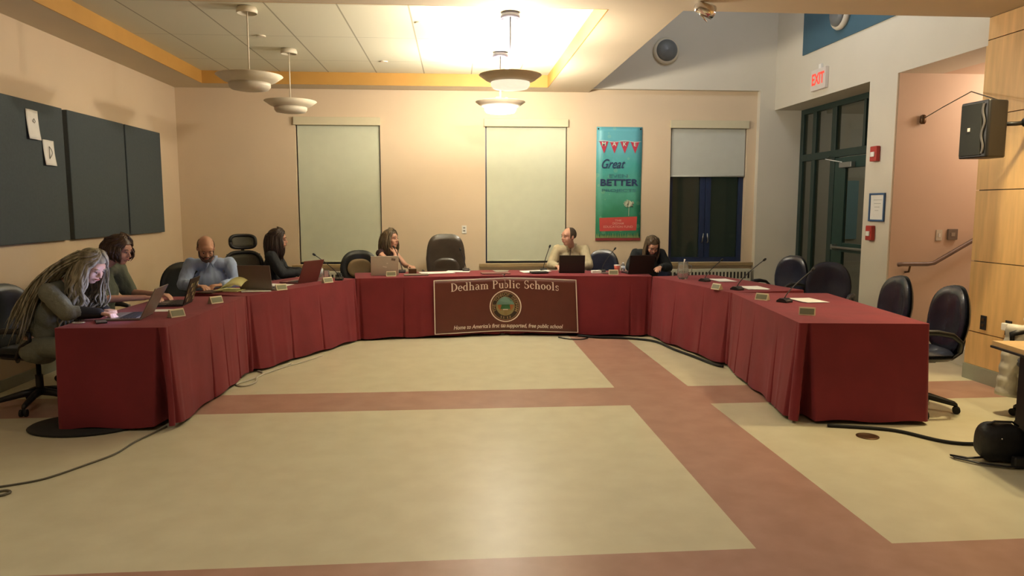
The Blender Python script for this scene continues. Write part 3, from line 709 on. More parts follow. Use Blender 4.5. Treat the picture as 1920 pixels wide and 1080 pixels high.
for i, ch in enumerate(st):
    if ch == ' ': continue
    a = R(200-220*i/(len(st)-1)); v_, f_ = textmesh(ch, .05, .001); cx, cy = .148*cos(a), .148*sin(a); rr = a-pi/2
    lt.add(onseal([(cx+x*cos(rr)-y*sin(rr), cy+x*sin(rr)+y*cos(rr), 0) for x, y, z in v_], .032), f_)
for i in range(5):
    a = R(245+12.5*i); cx, cy = .15*cos(a), .15*sin(a); lt.add(onseal([(cx-.006, cy-.014, 0), (cx+.006, cy-.014, 0), (cx+.006, cy+.014, 0), (cx-.006, cy+.014, 0)], .032), [(0, 1, 2, 3)])
lt.build('seal_lettering', bpy.data.materials['seal_tan'], em)

# poster on the back wall
po = thing('poster', 'tall teal and green poster with red pennants beside the right window', 'poster', (2.45, YB, 1.10))
PW, PH = .69, 1.69
def postermat():
    m = bpy.data.materials.new('poster_print'); m.use_nodes = True; nt = m.node_tree; N = nt.nodes; L = nt.links; b = N['Principled BSDF']
    tc = N.new('ShaderNodeTexCoord'); s = N.new('ShaderNodeSeparateXYZ'); L.new(tc.outputs['Object'], s.inputs[0])
    d = N.new('ShaderNodeMath'); d.operation = 'DIVIDE'; d.inputs[1].default_value = PH; L.new(s.outputs[2], d.inputs[0])
    n = N.new('ShaderNodeTexNoise'); n.inputs['Scale'].default_value = 3.2; n.inputs['Detail'].default_value = 4; L.new(tc.outputs['Object'], n.inputs['Vector'])
    ad = N.new('ShaderNodeMath'); ad.operation = 'MULTIPLY_ADD'; ad.inputs[1].default_value = .35; L.new(n.outputs['Fac'], ad.inputs[0]); L.new(d.outputs[0], ad.inputs[2])
    r = N.new('ShaderNodeValToRGB'); L.new(ad.outputs[0], r.inputs[0]); r.color_ramp.elements[0].position = .1; r.color_ramp.elements[0].color = (.025, .19, .10, 1)
    r.color_ramp.elements[1].position = 1.2 if False else 1.0; r.color_ramp.elements[1].color = (.12, .42, .50, 1)
    for p, c in ((.4, (.03, .24, .13, 1)), (.62, (.08, .36, .27, 1)), (.82, (.06, .36, .34, 1))):
        q = r.color_ramp.elements.new(p); q.color = c
    v = N.new('ShaderNodeTexVoronoi'); v.inputs['Scale'].default_value = 7; L.new(tc.outputs['Object'], v.inputs['Vector'])
    lt_ = N.new('ShaderNodeMath'); lt_.operation = 'LESS_THAN'; lt_.inputs[1].default_value = .22; L.new(v.outputs['Distance'], lt_.inputs[0])
    mk = N.new('ShaderNodeMath'); mk.operation = 'MULTIPLY'; mk.inputs[1].default_value = .22; L.new(lt_.outputs[0], mk.inputs[0])
    mi = N.new('ShaderNodeMix'); mi.data_type = 'RGBA'; L.new(mk.outputs[0], mi.inputs[0]); L.new(r.outputs[0], mi.inputs[6]); mi.inputs[7].default_value = (.35, .6, .35, 1)
    L.new(mi.outputs[2], b.inputs['Base Color']); b.inputs['Roughness'].default_value = .45
    return m
MB().grid(lambda u, v: ((u-.5)*PW, -.012-.005*sin(v*7+u*2), .035+v*(PH-.035)), 6, 24).build('sheet', postermat(), po, smooth=True, solid=.002)
MB().bb(-PW/2, PW/2, -.024, -.004, 0, .035).build('bottom_bar', mat('poster_bar', (.28, .04, .04), .5), po)
PR = Matrix(((1, 0, 0, 0), (0, 0, -1, -.0205), (0, 1, 0, 0), (0, 0, 0, 1)))
def pp(name, vs, fs, m, off=0, par=po): return MB().add([(x, y, z+off) for x, y, z in vs], fs, PR).build(name, m, par)
M['pennant'] = mat('pennant_red', (.45, .035, .07), .5); M['ink'] = mat('navy_ink', (.02, .04, .12), .5); M['inkl'] = mat('pale_ink', (.50, .70, .60), .5)
M['inkt'] = mat('teal_ink', (.05, .20, .24), .5)
for i, ch in enumerate('MAKE'):
    x = -.235+i*.157
    p_ = pp('pennant', [(x-.068, 1.475, 0), (x+.068, 1.475, 0), (x+.005, 1.30, 0)], [(0, 2, 1)], M['pennant'])
    v_, f_ = textmesh(ch, .085, .001); pp('letter', [(vx+x, vy+1.435, 0) for vx, vy, _ in v_], f_, M['inkl'], .002, p_)
cd = [(-.33+.66*t/20, 1.478+.012*sin(t*pi/5), 0) for t in range(21)]
MB().tube([tuple(PR @ Vector(p)) for p in cd], .003, 5).build('bunting_cord', M['white'], po)
for txt, sz, x, z, m, w, sh in (('Great', .19, -.11, 1.14, M['ink'], .36, .45), ('EVEN', .075, -.01, .965, M['inkt'], .28, 0), ('BETTER', .135, 0, .865, M['ink'], .58, 0), ('PROJECTS', .06, 0, .75, M['inkt'], .52, 0)):
    v_, f_ = textmesh(txt, sz, {'BETTER': .0035, 'Great': .0015}.get(txt, .0005), shear=sh, width=w); pp('lettering', [(vx+x, vy+z, 0) for vx, vy, _ in v_], f_, m, .001)
rb = pp('red_block', [(-.28, .14, 0), (.28, .15, 0), (.29, .36, 0), (-.29, .34, 0)], [(0, 1, 2, 3)], mat('poster_red', (.55, .07, .06), .5))
for txt, sz, z, w in (('THE', .04, .30, .10), ('DEDHAM', .045, .255, .17), ('EDUCATION FUND', .045, .205, .45)):
    v_, f_ = textmesh(txt, sz, .0005, width=w); pp('lettering', [(vx, vy+z, 0) for vx, vy, _ in v_], f_, mat('pink_ink', (.7, .35, .3), .5), .002, rb)
dn = MB(); rr_ = random.Random(3); dn.add([(.16+.055*cos(k*.628), .555+.04*sin(k*.628), .0) for k in range(10)], [tuple(range(10))], PR)
for k in range(60):
    a = rr_.uniform(0, 6.28); r_ = .075*sqrt(rr_.random()); x, z = .16+r_*cos(a), .555+r_*.75*sin(a); dn.add([(x-.012, z, .0002), (x, z-.009, .0002), (x+.012, z, .0002), (x, z+.009, .0002)], [(0, 1, 2, 3)], PR)
dn.add([(.155, .37, 0), (.162, .37, 0), (.165, .5, 0), (.158, .5, 0)], [(0, 1, 2, 3)], PR)
dn.build('dandelion', mat('dandelion_ink', (.62, .68, .50), .5), po, loc=(0, -.001, 0))
gr = MB()
for k in range(46):
    x = -.33+k*.0145; h = rr_.uniform(.03, .09); gr.add([(x-.006, .04, 0), (x+.006, .04, 0), (x+rr_.uniform(-.01, .01), .04+h, 0)], [(0, 1, 2)], PR)
gr.build('grass_print', mat('grass_ink', (.30, .42, .16), .5), po, loc=(0, -.001, 0))
gm = MB()
for sx in (-1, 1): gm.lathe([(.012, 0), (.012, .004)], 12, X=Matrix.Translation((sx*.32, -.018, PH-.03)) @ Matrix.Rotation(pi/2, 4, 'X'))
gm.build('grommet', M['dark'], po)

# ------------------------------------------------------------------ chairs (facing +y)
def wheelbase(o, zc=.40, r=.30, m=None, rot=0):
    m = m or M['dark']
    MB().lathe([(.028, .10), (.028, .26), (.018, .26), (.018, zc)], 16).build('column', m, o, smooth=True)
    for k in range(5):
        a = k*2*pi/5+rot; c, s_ = cos(a), sin(a)
        lg = MB().tube([(c*.02, s_*.02, .125), (c*.12, s_*.12, .115), (c*(r-.02), s_*(r-.02), .078), (c*r, s_*r, .066)], [.034, .028, .020, .014], 10).build('base_leg', m, o, smooth=True)
        w = MB(); px, py = -s_, c
        for q in (-1, 1): w.tube([(c*r+px*q*.008, s_*r+py*q*.008, .029), (c*r+px*q*.026, s_*r+py*q*.026, .029)], .028, 14)
        w.tube([(c*r, s_*r, .03), (c*r, s_*r, .07)], .009, 8)
        w.build('caster', M['darkm'], lg)
def backfn(w, h, t, curve, lean, z0, y0, top=.5, bow=.04, sq=2.6):
    """padded backrest: superellipse outline, curved round the sitter"""
    def f(side):
        def g(u, v):
            a = u*2*pi; rr = v; ex = 2/sq
            ca, sa = cos(a), sin(a); x = (abs(ca)**ex)*(1 if ca > 0 else -1); z = (abs(sa)**ex)*(1 if sa > 0 else -1)
            x *= rr; z *= rr; wz = 1-.10*max(0, z)-.06*max(0, -z)
            X_ = x*w/2*wz; Z_ = z*h/2; pad = t*sqrt(max(0, 1-rr**4))
            Y_ = -(Z_+h/2)*lean + curve*(2*x/1)**2*.25 - bow*sin((Z_/h+.5)*pi)
            return (X_, y0+Y_+side*pad, z0+h/2+Z_)
        return g
    return f
def pad_mesh(w, h, t, curve, lean, z0, y0, bow=.04, sq=2.6):
    mb = MB(); F_ = backfn(w, h, t, curve, lean, z0, y0, bow=bow, sq=sq)
    mb.grid(F_(1), 40, 8); mb.grid(F_(-1), 40, 8); return mb
def seat_mesh(w, d, t, z, y0=0):
    mb = MB()
    def g(side):
        def q(u, v):
            a = u*2*pi; ca, sa = cos(a), sin(a); ex = .72; x = (abs(ca)**ex)*(1 if ca > 0 else -1)*v; y = (abs(sa)**ex)*(1 if sa > 0 else -1)*v
            return (x*w/2, y0+y*d/2, z+side*t*sqrt(max(0, 1-v**5))+.012*(x*x)-(.02*max(0, y)**3))
        return q
    mb.grid(g(1), 40, 8); mb.grid(g(-1), 40, 8); return mb
def arm(o, sx, m, w=.27, h=.66):
    p = [(sx*w*.72, -.05, .40), (sx*w*.98, -.02, .42), (sx*(w+.02), 0.0, .52), (sx*(w+.015), .06, .62), (sx*w, .12, h-.01)]
    s_ = MB().tube([(sx*w*.80, -.22, .50), (sx*(w), -.20, .58), (sx*(w+.01), -.12, h-.02), (sx*(w+.01), 0, h), (sx*w, .12, h), (sx*(w-.005), .20, h-.02), (sx*(w-.01), .20, h-.07), (sx*(w-.0), .12, .54), (sx*w*.95, .06, .45), (sx*w*.75, .02, .41)],
                   [.016, .018, .022, .026, .026, .022, .018, .016, .016, .016], 10, flat=.8)
    return s_.build('armrest', m, o, smooth=True)
def office_chair(name, label, loc, rz, m, group=None, tall=.53, wide=.47, top=1.0, back_y=-.24, rot=0):
    o = thing(name, label, 'chair', loc, rz, group)
    wheelbase(o, .40, .31, rot=rot)
    MB().box((0, 0, .405), (.2, .24, .03)).build('seat_plate', M['dark'], o, bevel=.006)
    seat_mesh(.50, .50, .045, .465).build('seat', m, o, smooth=True)
    seat_mesh(.505, .505, .03, .435).build('seat_shell', M['dark'], o, smooth=True)
    pad_mesh(wide, tall, .04, .07, .10, top-tall, back_y, .035).build('backrest', m, o, smooth=True)
    sh = pad_mesh(wide+.015, tall+.01, .022, .07, .10, top-tall-.005, back_y-.03, .035).build('back_shell', M['dark'], o, smooth=True)
    def spn(u, v):
        pth = [(-.02, .425), (-.14, .405), (-.25, .415), (-.325, .47), (-.345, .56), (-.335, .66), (-.325, .76)]
        q = v*6; i = min(5, int(q)); f = q-i; y = pth[i][0]*(1-f)+pth[i+1][0]*f; z = pth[i][1]*(1-f)+pth[i+1][1]*f
        return ((u-.5)*.36*(1-.25*v), y+.05*(2*u-1)**2, z+.03*(2*u-1)**2*(1-v))
    MB().grid(spn, 12, 24).build('spine', M['dark'], o, smooth=True, solid=.022)
    for sx in (-1, 1): arm(o, sx, M['dark'])
    return o
def dirz(dx, dy): return atan2(dy, dx)-pi/2
gN = 'empty navy chairs along the right-hand tables'
ch = office_chair('office_chair', 'navy vinyl office chair at the near right table end, nearest the camera', (3.62, 5.36, 0), dirz(-1, .06), M['navy'], gN, top=.985, rot=.4)
dup(ch, (3.69, 6.16, 0), dirz(-1, .02), 'navy vinyl office chair second from the camera on the right, before the handrail', gN)
dup(ch, (4.02, 7.55, 0), dirz(-.62, -.85), 'navy vinyl office chair turned to the camera in front of the green door', gN)
dup(ch, (4.05, 8.75, 0), dirz(-.85, -.45), 'navy vinyl office chair farthest on the right, before the left edge of the green door', gN)
c1 = dup(ch, (-3.36, 5.97, 0), dirz(1, -.28), 'black office chair of the woman with long grey blond hair, nearest on the left')
def recol(o, a, b):
    for c in [o]+list(o.children_recursive):
        if c.type == 'MESH' and c.data.materials and c.data.materials[0] == a:
            c.data = c.data.copy(); c.data.materials[0] = b
recol(c1, M['navy'], M['blackvinyl'])
c2 = dup(ch, (-3.42, 7.0, 0), dirz(1, -.1), 'black office chair under the woman in the olive top'); recol(c2, M['navy'], M['blackvinyl'])
c3 = dup(ch, (2.02, 10.08, 0), dirz(-.45, -1), 'dark navy office chair behind the right shoulder of the bald man in tan')
c4 = dup(ch, (2.78, 9.86, 0), dirz(-.2, -1), 'dark navy office chair under the woman in black before the right window')
c5 = dup(ch, (-2.88, 8.10, 0), dirz(.50, -.86), 'black office chair showing left behind the man in the light blue shirt'); recol(c5, M['navy'], M['blackvinyl'])
for k in c5.children:
    if k.name.startswith('back'): k.scale = (1.22, 1, 1)
# high-backed brown chair
o = thing('executive_chair', 'empty high-backed brown leather chair at the centre table', 'chair', (-.14, 10.10, 0), dirz(.03, -1))
wheelbase(o, .42, .32, rot=.3); seat_mesh(.54, .52, .06, .48).build('seat', M['leather'], o, smooth=True)
pad_mesh(.56, .70, .055, .06, .06, .52, -.26, .03, 3.6).build('backrest', M['leather'], o, smooth=True)
pad_mesh(.40, .30, .03, .02, .06, .58, -.215, .02).build('lumbar_pad', M['leather'], o, smooth=True)
for sx in (-1, 1): arm(o, sx, M['dark'], .31, .71)
# dark chair with tan panel behind the woman with the silver laptop
o = thing('executive_chair', 'black chair with a tan panel behind the woman with the silver laptop', 'chair', (-1.30, 10.02, 0), dirz(.25, -1))
wheelbase(o, .42, .32, rot=.1); seat_mesh(.52, .5, .05, .48).build('seat', M['blackvinyl'], o, smooth=True)
pad_mesh(.54, .50, .05, .08, .06, .50, -.26, .03).build('backrest', M['blackvinyl'], o, smooth=True)
pad_mesh(.34, .26, .03, .03, .06, .62, -.21, .02).build('tan_panel', mat('tan_leather', (.22, .15, .07), .5), o, smooth=True)
for sx in (-1, 1): arm(o, sx, M['dark'], .30, .70)
# mesh chair with headrest
o = thing('mesh_chair', 'black frame grey mesh chair with headrest behind the dark-haired woman', 'chair', (-2.56, 9.02, 0), dirz(.38, -.92))
wheelbase(o, .42, .32, rot=.1); seat_mesh(.52, .5, .045, .48).build('seat', M['blackvinyl'], o, smooth=True)
def loopm(w, h, z0, y0, r, lean=.08, curve=.05):
    pts = []
    for k in range(41):
        a = 2*pi*k/40; ca, sa = cos(a), sin(a); ex = .6
        x = (abs(ca)**ex)*(1 if ca > 0 else -1)*w/2; z = (abs(sa)**ex)*(1 if sa > 0 else -1)*h/2
        pts.append((x, y0-(z+h/2)*lean+curve*(2*x/w)**2, z0+h/2+z))
    return MB().tube(pts, r, 8)
loopm(.44, .50, .54, -.26, .024).build('back_frame', M['dark'], o, smooth=True)
MB().grid(lambda u, v: ((u-.5)*.40, -.26-(v*.5)*.08+.05*(2*u-1)**2*.8, .56+v*.46), 12, 8).build('mesh_back', M['mesh'], o, smooth=True, solid=.004)
MB().tube([(-.18, -.25, .66), (0, -.285, .64), (.18, -.25, .66)], .035, 10, flat=1.6).build('lumbar_support', M['blackvinyl'], o, smooth=True)
MB().tube([(0, -.05, .42), (0, -.26, .42), (0, -.34, .55), (0, -.34, .9), (0, -.33, 1.1)], .022, 10).build('spine', M['dark'], o, smooth=True)
loopm(.30, .16, 1.09, -.30, .020, curve=.04).build('headrest_frame', M['dark'], o, smooth=True)
MB().grid(lambda u, v: ((u-.5)*.27, -.30-(v*.5)*.02+.035*(2*u-1)**2, 1.10+v*.14), 10, 4).build('headrest_mesh', M['mesh'], o, smooth=True, solid=.004)
for sx in (-1, 1): arm(o, sx, M['dark'], .29, .70)

# ------------------------------------------------------------------ people
VX = .0065
def hand(mb, wr, d, up, side, curl=.5, spread=.25, k=1.0):
    """palm + five fingers; d = direction of the hand, up = back of the hand, side = +1 thumb on the left of d"""
    d = Vector(d).normalized(); up = Vector(up); up = (up-d*up.dot(d)).normalized(); s = up.cross(d).normalized()*side
    wr = Vector(wr)
    for q, L in ((.030, .078), (.010, .082), (-.010, .080), (-.028, .072)):
        mb.cap(wr+s*q*.5*k, wr+d*L*k+s*q*k, .015*k, .0125*k, 8)
    fl = [(.030, .078, .040, .024, .019), (.010, .082, .045, .028, .020), (-.010, .080, .041, .025, .019), (-.028, .072, .032, .019, .017)]
    for j, (q, L, a, b, c) in enumerate(fl):
        p = wr+d*L*k+s*q*k; dd = (d+s*q*spread*8).normalized(); an = curl*(.7+.12*j)
        rr = [.0098, .0092, .0086, .0078]
        for i, l in enumerate((a, b, c)):
            dd = (dd*cos(an)-up*sin(an)).normalized(); q2 = p+dd*l*k; mb.cap(p, q2, rr[i]*k, rr[i+1]*k, 8); p = q2; an = curl*(.9+.1*j)
    p = wr+d*.022*k+s*.022*k; a = (d*.62+s*.72-up*.25).normalized(); q1 = p+a*.038*k; mb.cap(p, q1, .0145*k, .0115*k, 8)
    a = (d*.85+s*.35-up*.35).normalized(); q2 = q1+a*.030*k; mb.cap(q1, q2, .0112*k, .010*k, 8); a = (d*.9+s*.1-up*.45).normalized(); mb.cap(q2, q2+a*.024*k, .0098*k, .0082*k, 8)

def person(label, loc, rz, head, hyaw, hpitch, sh, elb, wri, hdir, body=1.0, skin='skin', pel=(0, 0, .56), chest=None, hroll=0, sex='f', curl=(.5, .5), knee_y=.45, name='person', hup=((0, 0, 1), (0, 0, 1))):
    """local frame: sitter faces +y. Returns the empty, builders' joints"""
    o = thing(name, label, 'person', loc, rz)
    J = dict(pel=Vector(pel), head=Vector(head), sh=[Vector(p) for p in sh], elb=[Vector(p) for p in elb], wri=[Vector(p) for p in wri])
    nb = (J['sh'][0]+J['sh'][1])/2+Vector((0, -.01, .035)); J['nb'] = nb
    ch = Vector(chest) if chest else J['pel'].lerp(nb, .62)+Vector((0, .01, 0)); J['chest'] = ch
    HR = Euler((hpitch, hroll, hyaw)).to_matrix(); J['HR'] = HR; J['w'] = body
    hs = 1.09
    H = lambda x, y, z: J['head']+HR @ (Vector((x, y, z))*hs)
    J['H'] = H
    mb = MB(); w = body
    mb.ell(J['pel'], (.165*w, .12*w, .12)); mb.ell(J['pel'].lerp(ch, .5), (.13*w, .095*w, .14)); mb.ell(ch, (.145*w, .10*w, .15))
    mb.cap(J['sh'][0], J['sh'][1], .05, .05); mb.cap(nb, H(0, -.025, -.07), .052, .048); mb.cap(ch, nb, .10*w, .055)
    for i in (0, 1):
        mb.cap(J['sh'][i], J['elb'][i], .045*w, .036); mb.cap(J['elb'][i], J['wri'][i], .037, .024)
        sgn = -1 if i == 0 else 1
        hp = J['pel']+Vector((sgn*.09, .02, -.02)); kn = Vector((sgn*.13, knee_y, .50)); an = Vector((sgn*.12, knee_y-.04, .10))
        J.setdefault('hip', []).append(hp); J.setdefault('kn', []).append(kn); J.setdefault('an', []).append(an)
        mb.cap(hp, kn, .075, .052); mb.cap(kn, an, .052, .034); mb.cap(an, an+Vector((0, .12, -.06)), .034, .03)
        hand(mb, J['wri'][i]+(Vector(hdir[i]).normalized())*.012, hdir[i], hup[i], 1 if i == 1 else -1, curl[i])
    # head
    def he(c, r, rot=None): mb.ell(H(*c), tuple(q*hs for q in r), HR @ (Euler(rot).to_matrix() if rot else Matrix.Identity(3)), 18, 12)
    he((0, -.012, .028), (.073, .092, .086)); he((0, .018, -.03), (.060, .068, .078)); he((0, .042, -.083), (.034, .036, .030)); he((0, .055, .03), (.055, .035, .045))
    he((.034, .055, -.03), (.026, .026, .03)); he((-.034, .055, -.03), (.026, .026, .03)); he((0, .078, -.058), (.024, .015, .018))
    mb.cap(H(0, .080, .015), H(0, .104, -.022), .008, .0125, 8); mb.cap(H(-.012, .093, -.028), H(.012, .093, -.028), .008, .008, 8)
    mb.cap(H(-.034, .078, .026), H(.034, .078, .026), .012, .012, 8)
    for sx in (-1, 1):
        he((sx*.073, -.006, -.004), (.011, .019, .031), (0, 0, sx*.3))
    b = mb.fuse('body', M[skin], o, VX, 3)
    for sx in (-1, 1):
        e = MB().ell(H(sx*.031, .081, .006), (.0105, .007, .0065), HR, 12, 8).build('eye', M['eyew'], o, smooth=True)
        MB().ell(H(sx*.031, .0885, .005), (.0058, .003, .006), HR, 10, 6).build('iris', M['iris'], e, smooth=True)
    MB().tube([H(-.022, .088, -.053), H(-.010, .096, -.051), H(0, .0975, -.053), H(.010, .096, -.051), H(.022, .088, -.053)], [.002, .0048, .0055, .0048, .002], 8).build('lips', M['lips'], o, smooth=True)
    return o, J
def brows(o, J, m):
    H = J['H']
    for sx in (-1, 1):
        MB().tube([H(sx*.016, .090, .026), H(sx*.032, .089, .031), H(sx*.048, .078, .025)], [.003, .004, .002], 6).build('eyebrow', m, o, smooth=True)
def top_(o, J, m, name='shirt', sl=1.0, pad=.012, neck=True, slp=None, fs=.010, low=.0, wv=.006):
    """upper garment: torso and sleeves; sl = sleeve length along the arm 0..2 (1 = elbow, 2 = wrist)"""
    mb = MB(); w = J['w']; p = J['pel']; ch = J['chest']; nb = J['nb']; slp = slp or pad+.008
    mb.ell(p+Vector((0, 0, -.01-low)), (.175*w+pad, .128*w+pad, .12)); mb.ell(p.lerp(ch, .5), (.135*w+pad, .10*w+pad, .16)); mb.ell(ch, (.15*w+pad, .105*w+pad, .16)); mb.cap(ch, nb-Vector((0, 0, .01)), .105*w+pad, .05+pad)
    mb.cap(J['sh'][0], J['sh'][1], .044+pad, .044+pad); mb.cap(nb-Vector((0, 0, .02)), J['sh'][0], .055+pad*.5, .042+pad); mb.cap(nb-Vector((0, 0, .02)), J['sh'][1], .055+pad*.5, .042+pad)
    for i in (0, 1):
        s, e, wr = J['sh'][i], J['elb'][i], J['wri'][i]
        t = min(1, sl); mb.cap(s, s.lerp(e, t), .048*w+slp, .038+slp)
        if sl > 1: t = min(1, sl-1); mb.cap(e, e.lerp(wr, t), .038+slp, .026+slp*.8)
    def dp(co, n):
        k = mnoise.noise(Vector((co.x*14, co.y*14, co.z*7)))*wv + mnoise.noise(Vector((co.x*35, co.y*35, co.z*12)))*wv*.4
        return co+n*k
    return mb.fuse(name, m, o, fs, 3, disp=dp)
def bottoms(o, J, m, shoe=None, name='trousers'):
    mb = MB(); w = J['w']; mb.ell(J['pel']+Vector((0, 0, -.02)), (.18*w, .135*w, .115))
    for i in (0, 1): mb.cap(J['hip'][i], J['kn'][i], .088, .066); mb.cap(J['kn'][i], J['an'][i]+Vector((0, 0, .02)), .066, .050)
    mb.fuse(name, m, o, .014, 2)
    for i in (0, 1):
        a = J['an'][i]; s = MB(); s.cap(Vector((a.x, a.y-.03, .048)), Vector((a.x, a.y+.06, .05)), .042, .042); s.cap(Vector((a.x, a.y+.05, .042)), Vector((a.x, a.y+.17, .036)), .040, .032); s.cap(Vector((a.x, a.y-.01, .05)), Vector((a.x, a.y, .11)), .042, .04)
        s.fuse('shoe', shoe or M['dark'], o, .01, 2)
def hair(o, J, m, length, n=150, seed=1, gap=58, wave=.010, r=.010, part=.0, back=None, vol=1.0, spread=0, thick=1.0, drift=(0, 0, 0), curlin=0, front=None, cut=None, seg=9, name='hair'):
    """locks combed down from a parting, leaving the face clear"""
    rnd = random.Random(seed); H = J['H']; HR = J['HR']; mb = MB()
    # cap over the skull
    A = (.080*vol, .098*vol, .094*vol); c0 = (0, -.016, .030)
    def S_(az, po):   # azimuth 0 = front
        x = A[0]*sin(po)*sin(az); y = A[1]*sin(po)*cos(az); z = A[2]*cos(po); return H(c0[0]+x, c0[1]+y, c0[2]+z)
    def capf(u, v):
        az = (u-.5)*2*pi; lim = 1.05 if abs(az) < R(gap) else 1.9; k = min(1, max(0, (abs(az)-R(gap*.7))/R(gap*.6))); lim = 1.12+(2.0-1.12)*k
        return S_(az, .02+v*lim)
    mb.grid(capf, 40, 12)
    rootz = J['nb'].z
    for k in range(n):
        az = R(gap)+rnd.random()*(pi-R(gap)); az = az if rnd.random() < .5 else -az
        lay = 1+rnd.random()*.09*thick; po1 = 1.45+rnd.random()*.35
        pts = []; po0 = .05+rnd.random()*.25; f0 = min(az, 0)
        for q in range(5):
            t = q/4; aa = az*(.12+.88*t)
            p = S_(aa, po0+(po1-po0)*t); c = J['head']; pts.append(c+(p-c)*lay)
        L = length*(.85+.3*rnd.random())
        if back is not None and abs(az) > 1.9: L = back*(.85+.3*rnd.random())
        if front is not None and abs(az) < 1.35: L = front*(.85+.3*rnd.random())
        p = pts[-1]; out = HR @ Vector((sin(az), cos(az), 0)); out.z = 0; ph = rnd.random()*6.28; st = rnd.uniform(.6, 1.4)
        sd = Vector((rnd.uniform(-1, 1), rnd.uniform(-1, 1), 0))*.03*spread
        for q in range(1, seg+1):
            t = q/seg; pp_ = p+Vector((0, 0, -L*t))+out*(.018*sin(t*pi)*thick-curlin*t*t)+sd*t+Vector(drift)*t*L
            pp_ += Vector((cos(ph+t*L*34*st), sin(ph+t*L*30*st), 0))*wave*t
            pts.append(pp_)
        rr = [r*.6]+[r]*(len(pts)-3)+[r*.7, r*.2]
        mb.tube(pts, rr, 6, flat=.6)
    return mb.build(name, m, o, smooth=True)

HM = {
 'ash': mat('hair_ash_blond', (.20, .17, .10), .55, var=.45, scale=30, stretch=(1, 1, .15), col2=(.42, .39, .28)),
 'auburn': mat('hair_auburn_brown', (.055, .028, .012), .4, var=.35, scale=30, stretch=(1, 1, .15)),
 'dark': mat('hair_dark_brown', (.030, .016, .010), .45, var=.35, scale=30, stretch=(1, 1, .15)),
 'brown': mat('hair_light_brown', (.10, .07, .035), .45, var=.4, scale=30, stretch=(1, 1, .15)),
 'chest': mat('hair_chestnut', (.085, .055, .028), .4, var=.35, scale=30, stretch=(1, 1, .15)),
 'stub': mat('hair_short_grey', (.13, .10, .07), .8, var=.25, scale=80),
 'short': mat('hair_short_brown', (.055, .035, .018), .7, var=.3, scale=60),
}
def shortcap(o, J, m, lo, hi, gap, lay=1.035, nm='hair'):
    H = J['H']; mb = MB()
    def f(u, v):
        az = R(gap)+(2*pi-2*R(gap))*u; po = lo+(hi-lo)*v; a = (.0765*lay, .0955*lay, .0895*lay); fd = min(1, 6*min(u, 1-u)+.0)
        kk = 1 if v > 0 and v < 1 and 0 < u < 1 else .96
        return H(a[0]*kk*sin(po)*sin(az), -.012+a[1]*kk*sin(po)*cos(az), .028+a[2]*kk*cos(po))
    mb.grid(f, 40, 12); return mb.build(nm, m, o, smooth=True, solid=.004)

# 1: woman with long grey-blond hair, leaning over the near left table
o, J = person('person with very long wavy grey-blond hair in a grey-green cardigan leaning toward a laptop', (-3.22, 5.83, 0), dirz(1, -.12), (-.02, .40, 1.145), R(-14), R(-32), [(-.18, .17, .97), (.18, .19, .96)], [(-.26, .30, .78), (.24, .36, .82)], [(-.10, .44, .79), (.16, .56, .805)], [(.4, .9, -.05), (-.1, 1, -.1)], chest=(0, .09, .78), skin='skinp', curl=(1.0, 1.1), pel=(0, -.02, .56))
brows(o, J, HM['ash'])
M['cardigan'] = mat('cardigan_grey_green', (.17, .18, .14), .9, var=.15, bump=.4, bscale=60)
top_(o, J, M['cardigan'], 'cardigan', 1.45, .02, fs=.011, wv=.010, low=.05)
cf = MB()
for i in (0, 1): cf.cap(J['elb'][i].lerp(J['wri'][i], .4), J['elb'][i].lerp(J['wri'][i], .97), .046, .040)
for i in (0, 1):
    c_ = MB(); c_.cap(J['elb'][i].lerp(J['wri'][i], .3), J['elb'][i].lerp(J['wri'][i], .96), .052, .041); c_.fuse('black_cuff', mat('black_knit', (.012, .012, .013), .9), o, .008, 2)
bottoms(o, J, M['cardigan'], name='skirt')
hair(o, J, HM['ash'], .40, n=190, seed=4, gap=50, wave=.022, r=.011, vol=1.06, spread=1.6, thick=1.5, back=.52, front=.33, drift=(0, -.28, 0), seg=14)
lk = MB(); rnd = random.Random(11)
for k in range(70):      # the mass that lies over the back and shoulder
    a = rnd.uniform(-.09, .16); st = J['H'](rnd.uniform(-.03, .08), -.09+rnd.uniform(0, .05), .03+rnd.uniform(-.05, .06)); pts = [st]
    tgt = Vector((.10+a*1.1, -.06+rnd.uniform(-.10, .10), .64+rnd.uniform(-.10, .12)))
    ph = rnd.uniform(0, 6.28)
    for q in range(1, 14):
        t = q/13; p = st.lerp(tgt, t); p.z += .11*sin(t*pi)*(1-t*.3); p.y -= .05*sin(t*pi); p.x += .03*sin(t*pi)
        p += Vector((cos(ph+t*14), sin(ph+t*16), sin(ph+t*12)*.5))*.016*t; pts.append(p)
    lk.tube(pts, [.012]*10+[.010, .008, .005, .002], 6, flat=.6)
lk.build('hair', HM['ash'], o, smooth=True)

